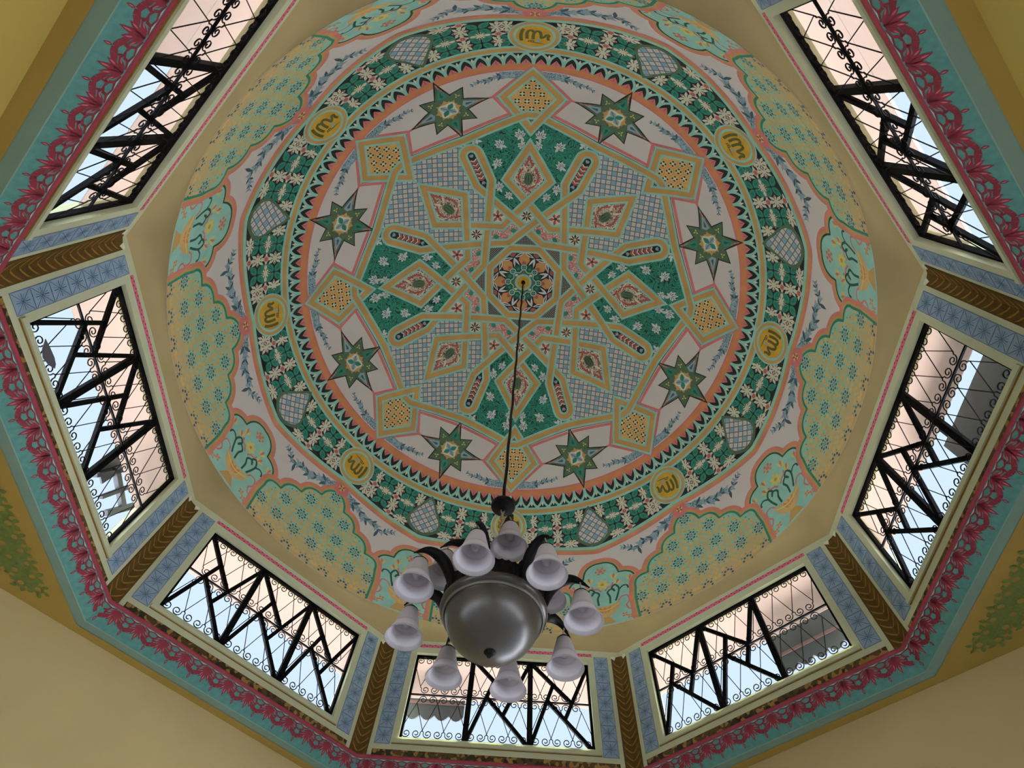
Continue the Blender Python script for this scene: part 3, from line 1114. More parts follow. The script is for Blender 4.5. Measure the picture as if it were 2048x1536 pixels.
# little rose flower below each medallion
mb = MB()
c = ou(76.9, 0)
fan(mb, [ou(75.9, 1.6), ou(77.5, 2.2), ou(78.6, 1.4), ou(78.9, 0), ou(78.6, -1.4), ou(77.5, -2.2), ou(75.9, -1.6)], Mout, 3.2, 'pink')
fan(mb, ell(c[0], c[1], 0.8, 0.8, 12), Mout, 3.6, 'yellow')
flower4(mb, c[0], c[1], 0.9, Mout, 4.0, 'red', 4, pi / 4, 0.3)
rep8('rose_boss', mb.mesh('rose_boss'), dome)

# ---- outer cartouches
def lobe(p0, p1, bulge, n=8):
    dx, dy = p1[0] - p0[0], p1[1] - p0[1]
    L = math.hypot(dx, dy)
    nx, ny = dy / L, -dx / L
    return [(p0[0] + dx * t + nx * bulge * L * math.sin(pi * t) ** 0.8, p0[1] + dy * t + ny * bulge * L * math.sin(pi * t) ** 0.8) for t in (i / n for i in range(n))]
RIM = TR - 0.05
half = []
half += lobe(ou(77.75, 0), ou(81.2, 3.9), 0.16)
half += lobe(ou(81.2, 3.9), ou(84.5, 8.1), 0.20)
half += lobe(ou(84.5, 8.1), ou(88.0, 12.4), 0.20)
half += lobe(ou(88.0, 12.4), ou(91.5, 15.9), 0.26)
half += [ou(91.5, 15.9), ou(94.5, 16.3), ou(RIM, 16.1)]
lat = [mir(p) for p in half[::-1]] + half[1:]
latpoly = lat
mb = MB()
fill(mb, latpoly, Mout, 1.4, 'latground')
lp_mesh = mb.mesh('lattice_ground')
mb = MB()
ribbon(mb, lat, -0.72, 0.0, Mout, 2.6, 'salmon')
ribbon(mb, lat, 0.0, 0.5, Mout, 2.6, 'gold')
ribbon(mb, lat, 0.45, 0.95, Mout, 2.6, 'teal')
lb_mesh = mb.mesh('cartouche_border')
def shrink(poly, d):
    cx = sum(p[0] for p in poly) / len(poly); cy = sum(p[1] for p in poly) / len(poly)
    return [(cx + (x - cx) * d, cy + (y - cy) * d) for x, y in poly]
lin_ = [(x * 0.90, min(y + 0.9, RIM)) for x, y in latpoly]
mb = MB(); mbr = MB()
UX, UY = 4.54, 4.93
def inlat(x, y, m=0.0):
    return y < RIM - 0.5 and (inside((x, y), lin_) or (abs(x) < 15.0 and y > 91.5))
for i in range(-4, 5):
    for j in range(-1, 6):
        x, y = i * UX, 79.95 + j * UY
        if inlat(x, min(y, RIM - 0.6)) and y < RIM:
            for q in range(8):
                a = 2 * pi * q / 8 + 0.2
                px_, py_ = x + 0.92 * math.cos(a), y + 0.92 * math.sin(a)
                if py_ < RIM - 0.1:
                    fan(mbr, ell(px_, py_, 0.27, 0.27, 6), Mout, 2.4, 'dblue')
            if y < RIM - 0.6:
                flower4(mbr, x, y, 0.66, Mout, 2.4, 'dblue', 6, 0.2, 0.13, 0.15)
        for q in range(8):
            a = pi / 8 + 2 * pi * q / 8
            gx, gy = x + 1.95 * math.cos(a), y + 2.05 * math.sin(a)
            if inlat(gx, gy):
                ca, sa = math.cos(a), math.sin(a)
                fan(mb, [(gx + (u * ca - v * sa), gy + (u * sa + v * ca)) for u, v in ((-0.56, 0.0), (-0.16, 0.46), (0.34, 0.5), (0.42, 0.14), (0.34, 0.0), (0.42, -0.14), (0.34, -0.5), (-0.16, -0.46))], Mout, 2.0, 'petalgold')
            gx, gy = x + 1.5 * math.cos(a + pi / 8), y + 1.55 * math.sin(a + pi / 8)
            if inlat(gx, gy):
                fan(mb, ell(gx, gy, 0.15, 0.15, 5), Mout, 2.2, 'olive')
        gx, gy = x + UX / 2, y + UY / 2
        for dx, dy in ((0.5, 0), (-0.5, 0), (0, 0.62), (0, -0.62)):
            if inlat(gx + dx, gy + dy):
                fan(mb, ell(gx + dx, gy + dy, 0.36, 0.42, 7), Mout, 2.0, 'petalgold')
gold_blobs = mb.mesh('gold_petals')
rosettes = mbr.mesh('blue_rosettes')
for k in range(8):
    o = link('lattice_cartouche', lp_mesh, dome, rzk(k))
    link('cartouche_border', lb_mesh, o)
    tag(link('gold_petals', gold_blobs, o), kind='stuff')
    tag(link('blue_rosettes', rosettes, o), kind='stuff')

def Mbas(x, y):
    return y, 22.5 + x / KO
hb = []
hb += lobe(ou(81.7, 0), ou(85.4, 4.7), 0.22)
hb += lobe(ou(85.4, 4.7), ou(89.2, 8.4), 0.22)
hb += [ou(89.2, 8.4)]
bas = [mir(p) for p in hb[::-1]] + hb[1:]
baspoly = bas + [ou(90.6, 7.4), ou(92.5, 6.4), ou(RIM, 6.3), ou(RIM, -6.3), ou(92.5, -6.4), ou(90.6, -7.4)]
mb = MB()
fill(mb, baspoly, Mbas, 1.2, 'aqua')
bp = mb.mesh('basket_ground')
mb = MB()
ribbon(mb, bas, -0.72, 0.0, Mbas, 2.2, 'salmon')
ribbon(mb, bas, 0.0, 0.45, Mbas, 2.2, 'gold')
ribbon(mb, bas, 0.42, 0.8, Mbas, 2.2, 'dgreen')
bb = mb.mesh('cartouche_border')
mb = MB()
fan(mb, [(-3.3, 93.9), (-2.2, 94.6), (0, 94.9), (2.2, 94.6), (3.3, 93.9), (2.9, 96.0), (1.6, 97.4), (0.5, 97.9), (-0.5, 97.9), (-1.6, 97.4), (-2.9, 96.0)], Mbas, 2.0, 'peachpaint')
fan(mb, [(-0.7, 97.8), (0.7, 97.8), (1.9, 99.7), (-1.9, 99.7)], Mbas, 2.0, 'gold')
stroke(mb, smooth_path([(-3.0, 94.8), (0, 96.0), (3.0, 94.8)]), 0.3, Mbas, 2.4, 'yellow')
for s in (-1, 0, 1):
    fan(mb, leaf(s * 1.2, 94.9, -pi / 2 + s * 0.4 + pi, 2.0, 0.4), Mbas, 2.3, 'orange')
basket = mb.mesh('flower_basket')
mb = MB()
for s in (-1, 1):
    for pts, w, key in (([(1.2, 94.3), (1.3, 92.4), (0.9, 91.0), (1.8, 90.2), (2.5, 91.1)], 0.42, 'dgreen'),
                        ([(2.4, 93.9), (3.1, 92.0), (3.4, 90.4), (2.7, 89.2), (1.9, 89.9), (2.4, 90.6)], 0.42, 'dgreen'),
                        ([(3.3, 91.0), (4.3, 90.1), (5.2, 90.3), (5.4, 91.2)], 0.36, 'dgreen'),
                        ([(2.9, 94.4), (3.6, 93.2), (4.9, 93.2), (5.2, 94.8), (4.5, 95.8), (4.9, 96.9), (5.5, 97.2)], 0.32, 'pink'),
                        ([(0.4, 90.4), (1.0, 89.6), (2.0, 89.2), (2.3, 88.4)], 0.36, 'pink')):
        stroke(mb, smooth_path([(s * x, y) for x, y in pts]), w, Mbas, 2.0, key)
stems = mb.mesh('scroll_stems')
mb = MB()
flower4(mb, 0, 88.4, 1.6, Mbas, 2.0, 'yellow', 7, 0.2, 0.24)
fan(mb, ell(0, 88.4, 0.4, 0.4, 8), Mbas, 2.4, 'gold')
for i in range(6):
    fan(mb, ell(0.95 * math.cos(i * pi / 3), 84.6 + 0.75 * math.sin(i * pi / 3), 0.32, 0.32, 7), Mbas, 2.0, 'orange')
fan(mb, ell(0, 84.6, 0.5, 0.45, 8), Mbas, 2.2, 'pink')
for s in (-1, 1):
    for (x, y, a) in ((2.5, 86.9, 0.5), (5.9, 88.5, 0.6), (2.9, 88.6, 1.0)):
        for da in (-0.55, 0, 0.55):
            fan(mb, leaf(s * x, y + 0.6, -pi / 2 + s * a * 0.5 + da, 1.7, 0.3), Mbas, 2.0, 'yellow' if da else 'pink')
    for (x, y) in ((4.9, 99.0), (3.9, 98.2)):
        flower4(mb, s * x, y, 0.75, Mbas, 2.0, 'orange', 4, pi / 4, 0.3)
blossoms = mb.mesh('blossoms')
for k in range(8):
    o = link('basket_cartouche', bp, dome, rzk(k))
    link('cartouche_border', bb, o)
    link('flower_basket', basket, o)
    link('scroll_stems', stems, o)
    link('blossoms', blossoms, o)

# ================================================================== octagonal drum
AP = 3.0
T8 = math.tan(pi / 8)
def octa(a, z, ap):
    """point of the octagon outline at azimuth a (radians from -y towards -x)"""
    b = (a + pi / 8) % (pi / 4) - pi / 8
    r = ap / math.cos(b)
    return (-r * math.sin(a), -r * math.cos(a), z + Z0)
ZT = -0.945
# cove between the round rim and the octagon
mb = MB()
NS = 192; NP = 9
V = []
for i in range(NS):
    a = 2 * pi * i / NS
    r0 = 2.99
    b = (a + pi / 8) % (pi / 4) - pi / 8
    r1 = (AP + 0.001) / math.cos(b)
    for j in range(NP + 1):
        t = j / NP * pi / 2
        r = r0 + (r1 - r0) * math.sin(t)
        z = CD - math.radians(TR - 90) * RD + (ZT - (CD - math.radians(TR - 90) * RD)) * (1 - math.cos(t))
        V.append((-r * math.sin(a), -r * math.cos(a), z + Z0))
F = []
for i in range(NS):
    i2 = (i + 1) % NS
    for j in range(NP):
        F.append((i * (NP + 1) + j, i * (NP + 1) + j + 1, i2 * (NP + 1) + j + 1, i2 * (NP + 1) + j))
mb.add(V, F, 'cove')
cove = mb.build('ceiling_cove', None, True)
cove.rotation_euler = (0, 0, -PSI)
tag(cove, 'tan plaster cove between round dome rim and octagon walls', 'cove', 'structure')

PLACE = {0: 'at the bottom of the picture', -1: 'at lower left', -2: 'at far left', -3: 'at upper left', 4: 'above the picture edge', 3: 'at upper right', 2: 'at far right', 1: 'at lower right'}
SIDES = {0: 'south', -1: 'southwest', -2: 'west', -3: 'northwest', 4: 'north', 3: 'northeast', 2: 'east', 1: 'southeast'}
# local wall frame: x = -t, y = -distance from the axis
def W(t, d, z):
    return (-t, -d, z + Z0)
WW, WT, WB = 0.905, -1.09, -1.985
TH = 0.13
def wallmesh():
    mb = MB()
    def ring(d, key):
        e = d * T8
        return [W(-e, d, -2.27), W(e, d, -2.27), W(e, d, ZT + 0.0), W(-e, d, ZT + 0.0)]
    def hole(d):
        return [W(-WW, d, WB), W(WW, d, WB), W(WW, d, WT), W(-WW, d, WT)]
    V = ring(AP, 0) + hole(AP) + ring(AP + TH, 0) + hole(AP + TH)
    F = []
    for i in range(4):
        j = (i + 1) % 4
        F.append((i, j, 4 + j, 4 + i))
        F.append((8 + j, 8 + i, 12 + i, 12 + j))
        F.append((4 + i, 4 + j, 12 + j, 12 + i))
        F.append((j, i, 8 + i, 8 + j))
    mb.add(V, F, 'frame')
    return mb.mesh('wall')
WM = wallmesh()
def pbox(mb, t0, t1, z0, z1, d0, d1, key):
    mb.box(-t1, -t0, -d1, -d0, z0 + Z0, z1 + Z0, key)
# blue tile
TS = 0.1475; TWD = 0.144
mb = MB()
mb.box(-TWD / 2, TWD / 2, -0.002, 0.004, -TS / 2 + 0.0012, TS / 2 - 0.0012, 'tile')
def tl_line(mb, x0, z0, x1, z1, w, y=0.0052):
    L = math.hypot(x1 - x0, z1 - z0)
    nx, nz = -(z1 - z0) / L * w / 2, (x1 - x0) / L * w / 2
    mb.add([(x0 + nx, y, z0 + nz), (x1 + nx, y, z1 + nz), (x1 - nx, y, z1 - nz), (x0 - nx, y, z0 - nz)], [(0, 1, 2, 3)], 'tileline')
h_ = 0.066
for a in (45, 135):
    c, s = math.cos(math.radians(a)), math.sin(math.radians(a))
    tl_line(mb, -h_ * 1.38 * c, -h_ * 1.38 * s, h_ * 1.38 * c, h_ * 1.38 * s, 0.0045)
for a in range(0, 360, 90):
    c, s = math.cos(math.radians(a)), math.sin(math.radians(a))
    tl_line(mb, 0.014 * c, 0.014 * s, 0.052 * c, 0.052 * s, 0.006)
    c, s = math.cos(math.radians(a + 22.5)), math.sin(math.radians(a + 22.5))
    tl_line(mb, 0.0, 0.0, 0.05 * c, 0.05 * s, 0.0028)
    c, s = math.cos(math.radians(a - 22.5)), math.sin(math.radians(a - 22.5))
    tl_line(mb, 0.0, 0.0, 0.05 * c, 0.05 * s, 0.0028)
for sx in (-1, 1):
    tl_line(mb, sx * 0.070, -0.072, sx * 0.070, 0.072, 0.003)
    tl_line(mb, -0.070, sx * 0.072, 0.070, sx * 0.072, 0.003)
tile_me = mb.mesh('tile')
# brown carved strip: two narrow faces meeting in the corner (built at the corner after each side)
def pilaster_mesh():
    mb = MB(); ml = MB(); mc = MB()
    for sg in (-1, 1):
        # faces lie on the two sides that meet; local frame of the corner: rotate each side by 22.5 degrees
        ca, sa = math.cos(sg * pi / 8), math.sin(sg * pi / 8)
        def Q(t, d, z):                     # t measured away from the corner along that side
            tt = sg * (AP * T8 - t) * -1.0
            x, y = -tt, -d
            return (x * ca - y * sa, x * sa + y * ca, z + Z0)
        d = AP - 0.008
        top, bot, w = -1.03, -2.23, 0.088
        V = [Q(0, d, bot), Q(w, d, bot), Q(w, d, top), Q(w * 0.62, d, top - 0.025), Q(w * 0.45, d, top + 0.018), Q(0, d, top + 0.03)]
        V += [Q(0, AP, bot), Q(w, AP, bot), Q(w, AP, top), Q(w * 0.62, AP, top - 0.025), Q(w * 0.45, AP, top + 0.018), Q(0, AP, top + 0.03)]
        F = [(0, 1, 2, 3, 4, 5)] + [(i, (i + 1) % 6, 6 + (i + 1) % 6, 6 + i) for i in range(6)]
        mb.add(V, F, 'pilaster')
        n = 17
        for i in range(n):
            zc = bot + 0.03 + (top - bot - 0.06) * i / n
            pts = []
            for (a, b) in ((0.004, 0.0), (0.03, 0.012), (0.058, 0.038), (0.080, 0.062), (0.066, 0.030), (0.040, 0.006), (0.014, -0.010)):
                pts.append(Q(a, d - 0.003, zc + b))
            ml.add(pts, [tuple(range(len(pts)))], 'leafgold')
        mc.add([Q(0.088, d - 0.001, -1.005), Q(0.088, d - 0.001, top), Q(0.055, d - 0.001, top - 0.022), Q(0.040, d - 0.001, top + 0.02), Q(0.050, d - 0.001, -1.005)], [(0, 1, 2, 3, 4)], 'cream')
    return mb.mesh('pilaster'), ml.mesh('carved_leaves'), mc.mesh('cream_crest')
PM, PL, PC = pilaster_mesh()
# dotted rose line above the window
mb = MB()
pbox(mb, -0.95, 0.95, -1.022, -0.988, AP - 0.003, AP, 'pinkdash')
n = 64
for i in range(n):
    t = -0.945 + 1.89 * (i + 0.5) / n
    z = -0.997 if i % 2 else -1.013
    c = [W(t + 0.008 * math.cos(a), AP - 0.0045, z + 0.0065 * math.sin(a)) for a in (2 * pi * q / 6 for q in range(6))]
    mb.add(c, [tuple(range(6))], 'pinkdot')
DASH = mb.mesh('dotted_border')
mb = MB()
pbox(mb, -1.112, 1.112, -2.24, -2.103, AP - 0.004, AP + 0.01, 'mosaic')
MOS = mb.mesh('mosaic_band')
mb = MB()
# raised sill and frame moulding round the opening
for (t0, t1, z0, z1) in ((-0.955, 0.955, -2.045, -2.012),):
    pbox(mb, t0, t1, z0, z1, AP - 0.022, AP + 0.005, 'frame')
pbox(mb, -0.955, 0.955, -2.050, -2.046, AP - 0.010, AP + 0.005, 'leafgold')  # brown strip put in as the shadow line under the sill
SILL = mb.mesh('sill')

walls = {}
for k, nm in SIDES.items():
    rz = rzk(k, PSI)
    w = link('wall_' + nm, WM, None, rz)
    tag(w, 'pale octagon wall with blue tile strips beside the window, %s' % PLACE[k], 'wall', 'structure')
    walls[k] = w
    for s in (-1, 1):
        for i in range(7):
            o = link('tile', tile_me, w)
            o.location = W(s * 1.0405, AP, -2.055 + TS * (i + 0.5))
    link('dotted_border', DASH, w)
    link('mosaic_band', MOS, w)
    link('sill', SILL, w)
    p = link('corner_pilaster', PM, w, -pi / 8)
    link('carved_leaves', PL, p)
    link('cream_crest', PC, p)

# ---- window grilles
GD = AP + 0.05
def bar(mb, t0, z0, t1, z1, w, d0, d1, key):
    L = math.hypot(t1 - t0, z1 - z0)
    nx, nz = -(z1 - z0) / L * w / 2, (t1 - t0) / L * w / 2
    q = [(t0 + nx, z0 + nz), (t1 + nx, z1 + nz), (t1 - nx, z1 - nz), (t0 - nx, z0 - nz)]
    V = [W(t, d0, z) for t, z in q] + [W(t, d1, z) for t, z in q]
    mb.add(V, [(0, 1, 2, 3), (7, 6, 5, 4)] + [(i, i + 4, (i + 1) % 4 + 4, (i + 1) % 4) for i in range(4)], key)
mb = MB()
for (a, b, c, d) in ((-WW, WT, WW, WT), (-WW, WB, WW, WB), (-WW, WB, -WW, WT), (WW, WB, WW, WT)):
    bar(mb, a, b, c, d, 0.045, GD - 0.012, GD + 0.02, 'iron')
FRAME = mb.mesh('grille_frame')
mb = MB()
bar(mb, -WW, -1.53, WW, -1.53, 0.013, GD - 0.010, GD + 0.004, 'iron')
RAIL = mb.mesh('middle_rail')
BW = 2 * WW / 3
# pinwheel bars of one bay, from its left edge
BAY = [(0.0, WT, 0.40, -1.505), (0.0, WB, 0.235, -1.325), (0.165, -1.50, BW, WB), (0.345, -1.68, BW, WT)]
BARM = []
for q in BAY:
    mb = MB(); bar(mb, *q, 0.035, GD - 0.004, GD + 0.022, 'iron'); BARM.append(mb.mesh('strut'))
mb = MB(); bar(mb, 0, WB, 0, WT, 0.052, GD - 0.006, GD + 0.03, 'iron'); POST = mb.mesh('post')
def spiral(cx, cz, r0, turns, a0, sgn, n=16):
    out = []
    for i in range(n + 1):
        t = i / n
        r = r0 * (1 - 0.78 * t)
        a = a0 + sgn * 2 * pi * turns * t
        out.append(Vector(W(cx + r * math.cos(a), GD - 0.006, cz + r * math.sin(a))))
    return out
PITCH = 2 * WW / 9
def scrollpair(up):
    """two curls back to back at a rail, each wire swinging down from its node into the curl"""
    mb = MB()
    for sg in (-1, 1):
        pts = [(0.1005, 0.082), (0.0965, 0.070)]
        for i in range(19):
            t = i / 18
            r = 0.042 * (1 - 0.76 * t)
            a = 0.35 - 2 * pi * 1.45 * t
            pts.append((0.046 + r * math.cos(a), 0.046 + r * math.sin(a)))
        mb.tube([Vector(W(sg * x, GD - 0.006, up * y)) for x, y in pts], 0.0044, 'ironbrown', 5)
    return mb.mesh('scroll')
SUP, SDN = scrollpair(1), scrollpair(-1)
def wire(t0, z0, t1, z1):
    mb = MB(); mb.tube([Vector(W(t0, GD - 0.006, z0)), Vector(W(t1, GD - 0.006, z1))], 0.0036, 'ironbrown', 5); return mb.mesh('wire')
ROW = [(WB + 0.022, -1.537), (-1.523, WT - 0.022)]
WIRES = {}
for ri, (zb, zt) in enumerate(ROW):
    WIRES[ri, 0] = wire(0, zb + 0.080, PITCH / 2, zt - 0.080)
    WIRES[ri, 1] = wire(0, zb + 0.080, -PITCH / 2, zt - 0.080)
# panes: warm frosted glass above the rail, clear below
t = NT('peach_frosted_glass')
tr = t.n('ShaderNodeBsdfTranslucent'); tr.inputs['Color'].default_value = (0.95, 0.78, 0.64, 1)
t.base((0.45, 0.38, 0.31)); t.b.inputs['Roughness'].default_value = 0.3
nz = t.noise(t.obj(), 1.5, 2.0)
t.link(t.mix(nz, (0.60, 0.50, 0.44), (0.57, 0.51, 0.47)), tr.inputs['Color'])
mx = t.n('ShaderNodeMixShader'); mx.inputs[0].default_value = 0.8
out = next(n for n in t.t.nodes if n.type == 'OUTPUT_MATERIAL')
t.link(t.b.outputs[0], mx.inputs[1]); t.link(tr.outputs[0], mx.inputs[2]); t.link(mx.outputs[0], out.inputs['Surface'])
K['frost'] = t.m
t = NT('clear_window_glass')
tp = t.n('ShaderNodeBsdfTransparent'); tp.inputs['Color'].default_value = (0.93, 0.96, 0.98, 1)
gl = t.n('ShaderNodeBsdfGlossy'); gl.inputs['Roughness'].default_value = 0.0
mx = t.n('ShaderNodeMixShader'); mx.inputs[0].default_value = 0.0
out = next(n for n in t.t.nodes if n.type == 'OUTPUT_MATERIAL')
t.link(tp.outputs[0], mx.inputs[1]); t.link(gl.outputs[0], mx.inputs[2]); t.link(mx.outputs[0], out.inputs['Surface'])
K['clear'] = t.m
PANE = {}
for key in ('frost', 'clear'):
    for ri, (z0, z1) in enumerate(((WB, -1.53), (-1.53, WT))):
        mb = MB()
        mb.box(-BW + 0.004, -0.004, -(GD + 0.058), -(GD + 0.054), z0 + 0.002 + Z0, z1 - 0.002 + Z0, key)
        PANE[key, ri] = mb.mesh('pane')
LOWFROST = {3: (2,), -3: (0,), 4: ()}
BAYS = {0: (1, 2), -1: (0, 1, 2), -2: (0, 1), -3: (1, 2), 4: (0, 1, 2), 3: (0, 1), 2: (0, 1), 1: (0, 1)}
for wi, (k, nm) in enumerate(SIDES.items()):
    g = empty('window_%d' % (wi + 1))
    g.rotation_euler = (0, 0, rzk(k, PSI))
    tag(g, 'black iron scroll grille window with peach upper panes, %s' % PLACE[k], 'window', 'structure')
    link('grille_frame', FRAME, g)
    link('middle_rail', RAIL, g)
    posts = set()
    for b in BAYS[k]:
        for m in BARM:
            o = link('strut', m, g); o.location = (-(-WW + b * BW), 0, 0)
        posts |= {b, b + 1}
    for q in posts:
        if 0 < q < 3:
            o = link('post', POST, g); o.location = (-(-WW + q * BW), 0, 0)
    for ri, (zb, zt) in enumerate(ROW):
        for i in range(10):
            te = -WW + PITCH * (i + 0.5)
            tm = -WW + PITCH * i
            lo, hi = (te, tm) if ri == 0 else (tm, te)      # curls at the rail stand half a pitch over
            if lo > -WW + 0.05 and lo < WW - 0.05:
                o = link('scroll', SUP, g); o.location = (-lo, 0, zb)
            if hi > -WW + 0.05 and hi < WW - 0.05:
                o = link('scroll', SDN, g); o.location = (-hi, 0, zt)
            nb = tm if ri == 0 else te                       # lower nodes
            for q, sg in ((0, 1), (1, -1)):
                if -WW - 0.01 < nb + sg * PITCH / 2 < WW + 0.01 and nb < WW + 0.01:
                    o = link('wire', WIRES[ri, q], g); o.location = (-nb, 0, 0)
    for b in range(3):
        for ri in (0, 1):
            o = link('pane', PANE['frost' if ri or b in LOWFROST.get(k, ()) else 'clear', ri], g)
            o.location = (-(-WW + b * BW), 0, 0)

# ---- cornice below the windows
def sweep(name, prof, key, parent=None, smooth=False):
    """profile (distance, z) carried round the octagon"""
    mb = MB()
    n = len(prof)
    V = []
    for i in range(8):
        a = pi / 4 * i + pi / 8
        for (d, z) in prof:
            r = d / math.cos(pi / 8)
            V.append((-r * math.sin(a), -r * math.cos(a), z + Z0))
    F = []
    for i in range(8):
        i2 = (i + 1) % 8
        for j in range(n - 1):
            F.append((i * n + j, i2 * n + j, i2 * n + j + 1, i * n + j + 1))
    mb.add(V, F, key)
    o = mb.build(name, parent, smooth)
    if parent is None:
        o.rotation_euler = (0, 0, -PSI)
    return o
PR, PZ = 0.019, -2.212
trim = sweep('trim_1', [(3.02, -2.195), (2.945, -2.195), (2.930, -2.23), (3.012, -2.368)], 'tealface')
tag(trim, 'teal octagonal cornice with crimson flower frieze under the windows', 'cornice', 'structure')
prof = [(2.938 + PR * math.cos(t), PZ + PR * math.sin(t)) for t in (2 * pi * i / 10 for i in range(11))]
sweep('crimson_moulding', prof, 'crimson', trim, True)
sweep('grey_green_strip', [(3.012, -2.368), (3.016, -2.373), (3.085, -2.378)], 'greenstrip', trim)
# frieze motif, drawn on the sloping face: x along the side, y down the slope
FA = Vector((0, -2.931, -2.232)); FB = Vector((0, -3.011, -2.367))
fdir = (FB - FA).normalized()
fnor = Vector((0, -fdir.z, fdir.y)); 
if fnor.y < 0: fnor = -fnor
def motif():
    mb = MB()
    def G(pts, key, h):
        V = []
        for x, y in pts:
            p = FA + fdir * y + fnor * h * MM
            V.append((x, p.y, p.z + Z0))
        cx = sum(p[0] for p in pts) / len(pts); cy = sum(p[1] for p in pts) / len(pts)
        p = FA + fdir * cy + fnor * h * MM
        V.append((cx, p.y, p.z + Z0))
        n = len(pts)
        mb.add(V, [(n, i, (i + 1) % n) for i in range(n)], key)
    def band(pts, w, key, h):
        for i in range(len(pts) - 1):
            (x0, y0), (x1, y1) = pts[i], pts[i + 1]
            L = math.hypot(x1 - x0, y1 - y0)
            w0 = w[i] / 2; w1 = w[i + 1] / 2
            nx, ny = -(y1 - y0) / L, (x1 - x0) / L
            G([(x0 + nx * w0, y0 + ny * w0), (x1 + nx * w1, y1 + ny * w1), (x1 - nx * w1, y1 - ny * w1), (x0 - nx * w0, y0 - ny * w0)], key, h)
    for a, L, w in ((0, 0.118, 0.0155), (-0.42, 0.100, 0.014), (0.42, 0.100, 0.014), (-0.92, 0.085, 0.012), (0.92, 0.085, 0.012)):
        G(leaf(0, 0.004, pi / 2 + a, L, w), 'crimson2', 1.6)
        G(leaf(0.55 * L * math.cos(pi / 2 + a), 0.55 * L * math.sin(pi / 2 + a), pi / 2 + a, L * 0.35, w * 0.28, 3), 'crimsonlight', 2.2)
    for s in (-1, 1):
        # arch from the flower across to the neighbour, with its diamond opening
        arch = [(s * 0.018, 0.052), (s * 0.045, 0.066), (s * 0.075, 0.082), (s * 0.10125, 0.090)]
        band(arch, [0.010, 0.026, 0.032, 0.026], 'crimson2', 1.2)
        band([(s * 0.060, 0.012), (s * 0.072, 0.036), (s * 0.10125, 0.042)], [0.012, 0.016, 0.008], 'crimson2', 1.2)
        band([(s * 0.060, 0.052), (s * 0.078, 0.044), (s * 0.068, 0.074)], [0.008, 0.014, 0.008], 'crimson2', 1.4)
        band([(s * 0.020, 0.004), (s * 0.060, 0.014), (s * 0.10125, 0.004)], [0.008, 0.010, 0.006], 'crimson2', 1.4)
        G([(s * 0.03, 0.002), (s * 0.06, 0.0075), (s * 0.095, 0.002)], 'aqua', 1.8)
    G(leaf(0.10125, 0.100, pi / 2, 0.040, 0.0085), 'crimson2', 1.2)
    G(leaf(0.10125, 0.108, pi / 2, 0.024, 0.003), 'crimsonlight', 1.8)
    return mb.mesh('frieze_flower')
FM = motif()
for k in range(8):
    for i in range(12):
        # the motif lies in the frame of its side
        t = (i - 5.5) * 0.2025
        a = rzk(k, 0)
        o = link('frieze_flower', FM, trim, a)
        o.location = (-t * math.cos(a), -t * math.sin(a), 0)

# ================================================================== room below
ZC = -2.385
RP = 3.30
RA = 3.165                                    # half width of the square room, walls face SW, SE, NE, NW
# flat ochre ceiling round the octagon
mb = MB()
NSg = 8
inner = []; outer = []
for i in range(64):
    a = 2 * pi * i / 64
    inner.append(octa(a, ZC + 0.004, 3.082))
    b = (a - pi / 4 + pi / 4) % (pi / 2) - pi / 4     # square with sides facing 45, 135 ...
    r = RP / math.cos(b)
    a2 = a
    ang = a
    # distance to the square whose normals point to 45 + 90 n degrees
    c = max(abs(math.cos(ang - pi / 4)), abs(math.sin(ang - pi / 4)))
    outer.append((-RP / c * math.sin(ang), -RP / c * math.cos(ang), ZC + 0.004 + Z0))
V = inner + outer
F = [(i, (i + 1) % 64, 64 + (i + 1) % 64, 64 + i) for i in range(64)]
mb.add(V, F, 'ochrewall')
low = mb.build('ceiling', None)
low.rotation_euler = (0, 0, -PSI)
tag(low, 'flat ochre ceiling with moss lattice corners around the octagon opening', 'ceiling', 'structure')
# moss lattice in the corners (west, east, south, north)
def corner_lattice():
    mb = MB()
    c0 = 3.22
    tri = [(-1.05, c0), (1.05, c0), (0.0, c0 + 1.05)]
    st = 0.118
    for i in range(-14, 15):
        for j in range(0, 14):
            x = (i + 0.5 * (j % 2)) * st; y = c0 + 0.03 + j * st * 0.866
            if not inside((x, y), tri): continue
            for q in range(6):
                a = q * pi / 3
                px, py = x + 0.038 * math.cos(a), y + 0.038 * math.sin(a)
                pts = leaf(px, py, a + 0.5, 0.055, 0.017, 3)
                V = [(-u, -v, ZC + Z0) for u, v in pts]
                mb.add(V, [tuple(range(len(V)))], 'latgreen')
            ring = [(-(x + r * math.cos(t)), -(y + r * math.sin(t)), ZC + Z0) for t in (2 * pi * q / 8 for q in range(8)) for r in (0.024, 0.042)]
            mb.add(ring, [(2 * q, 2 * q + 1, (2 * q + 3) % 16, (2 * q + 2) % 16) for q in range(8)], 'latgreen')
    return mb.mesh('moss_lattice')
CL = corner_lattice()
for k in (-2, 2, 0, 4):
    o = link('moss_lattice', CL, low, rzk(k, 0))
    tag(o, kind='stuff')

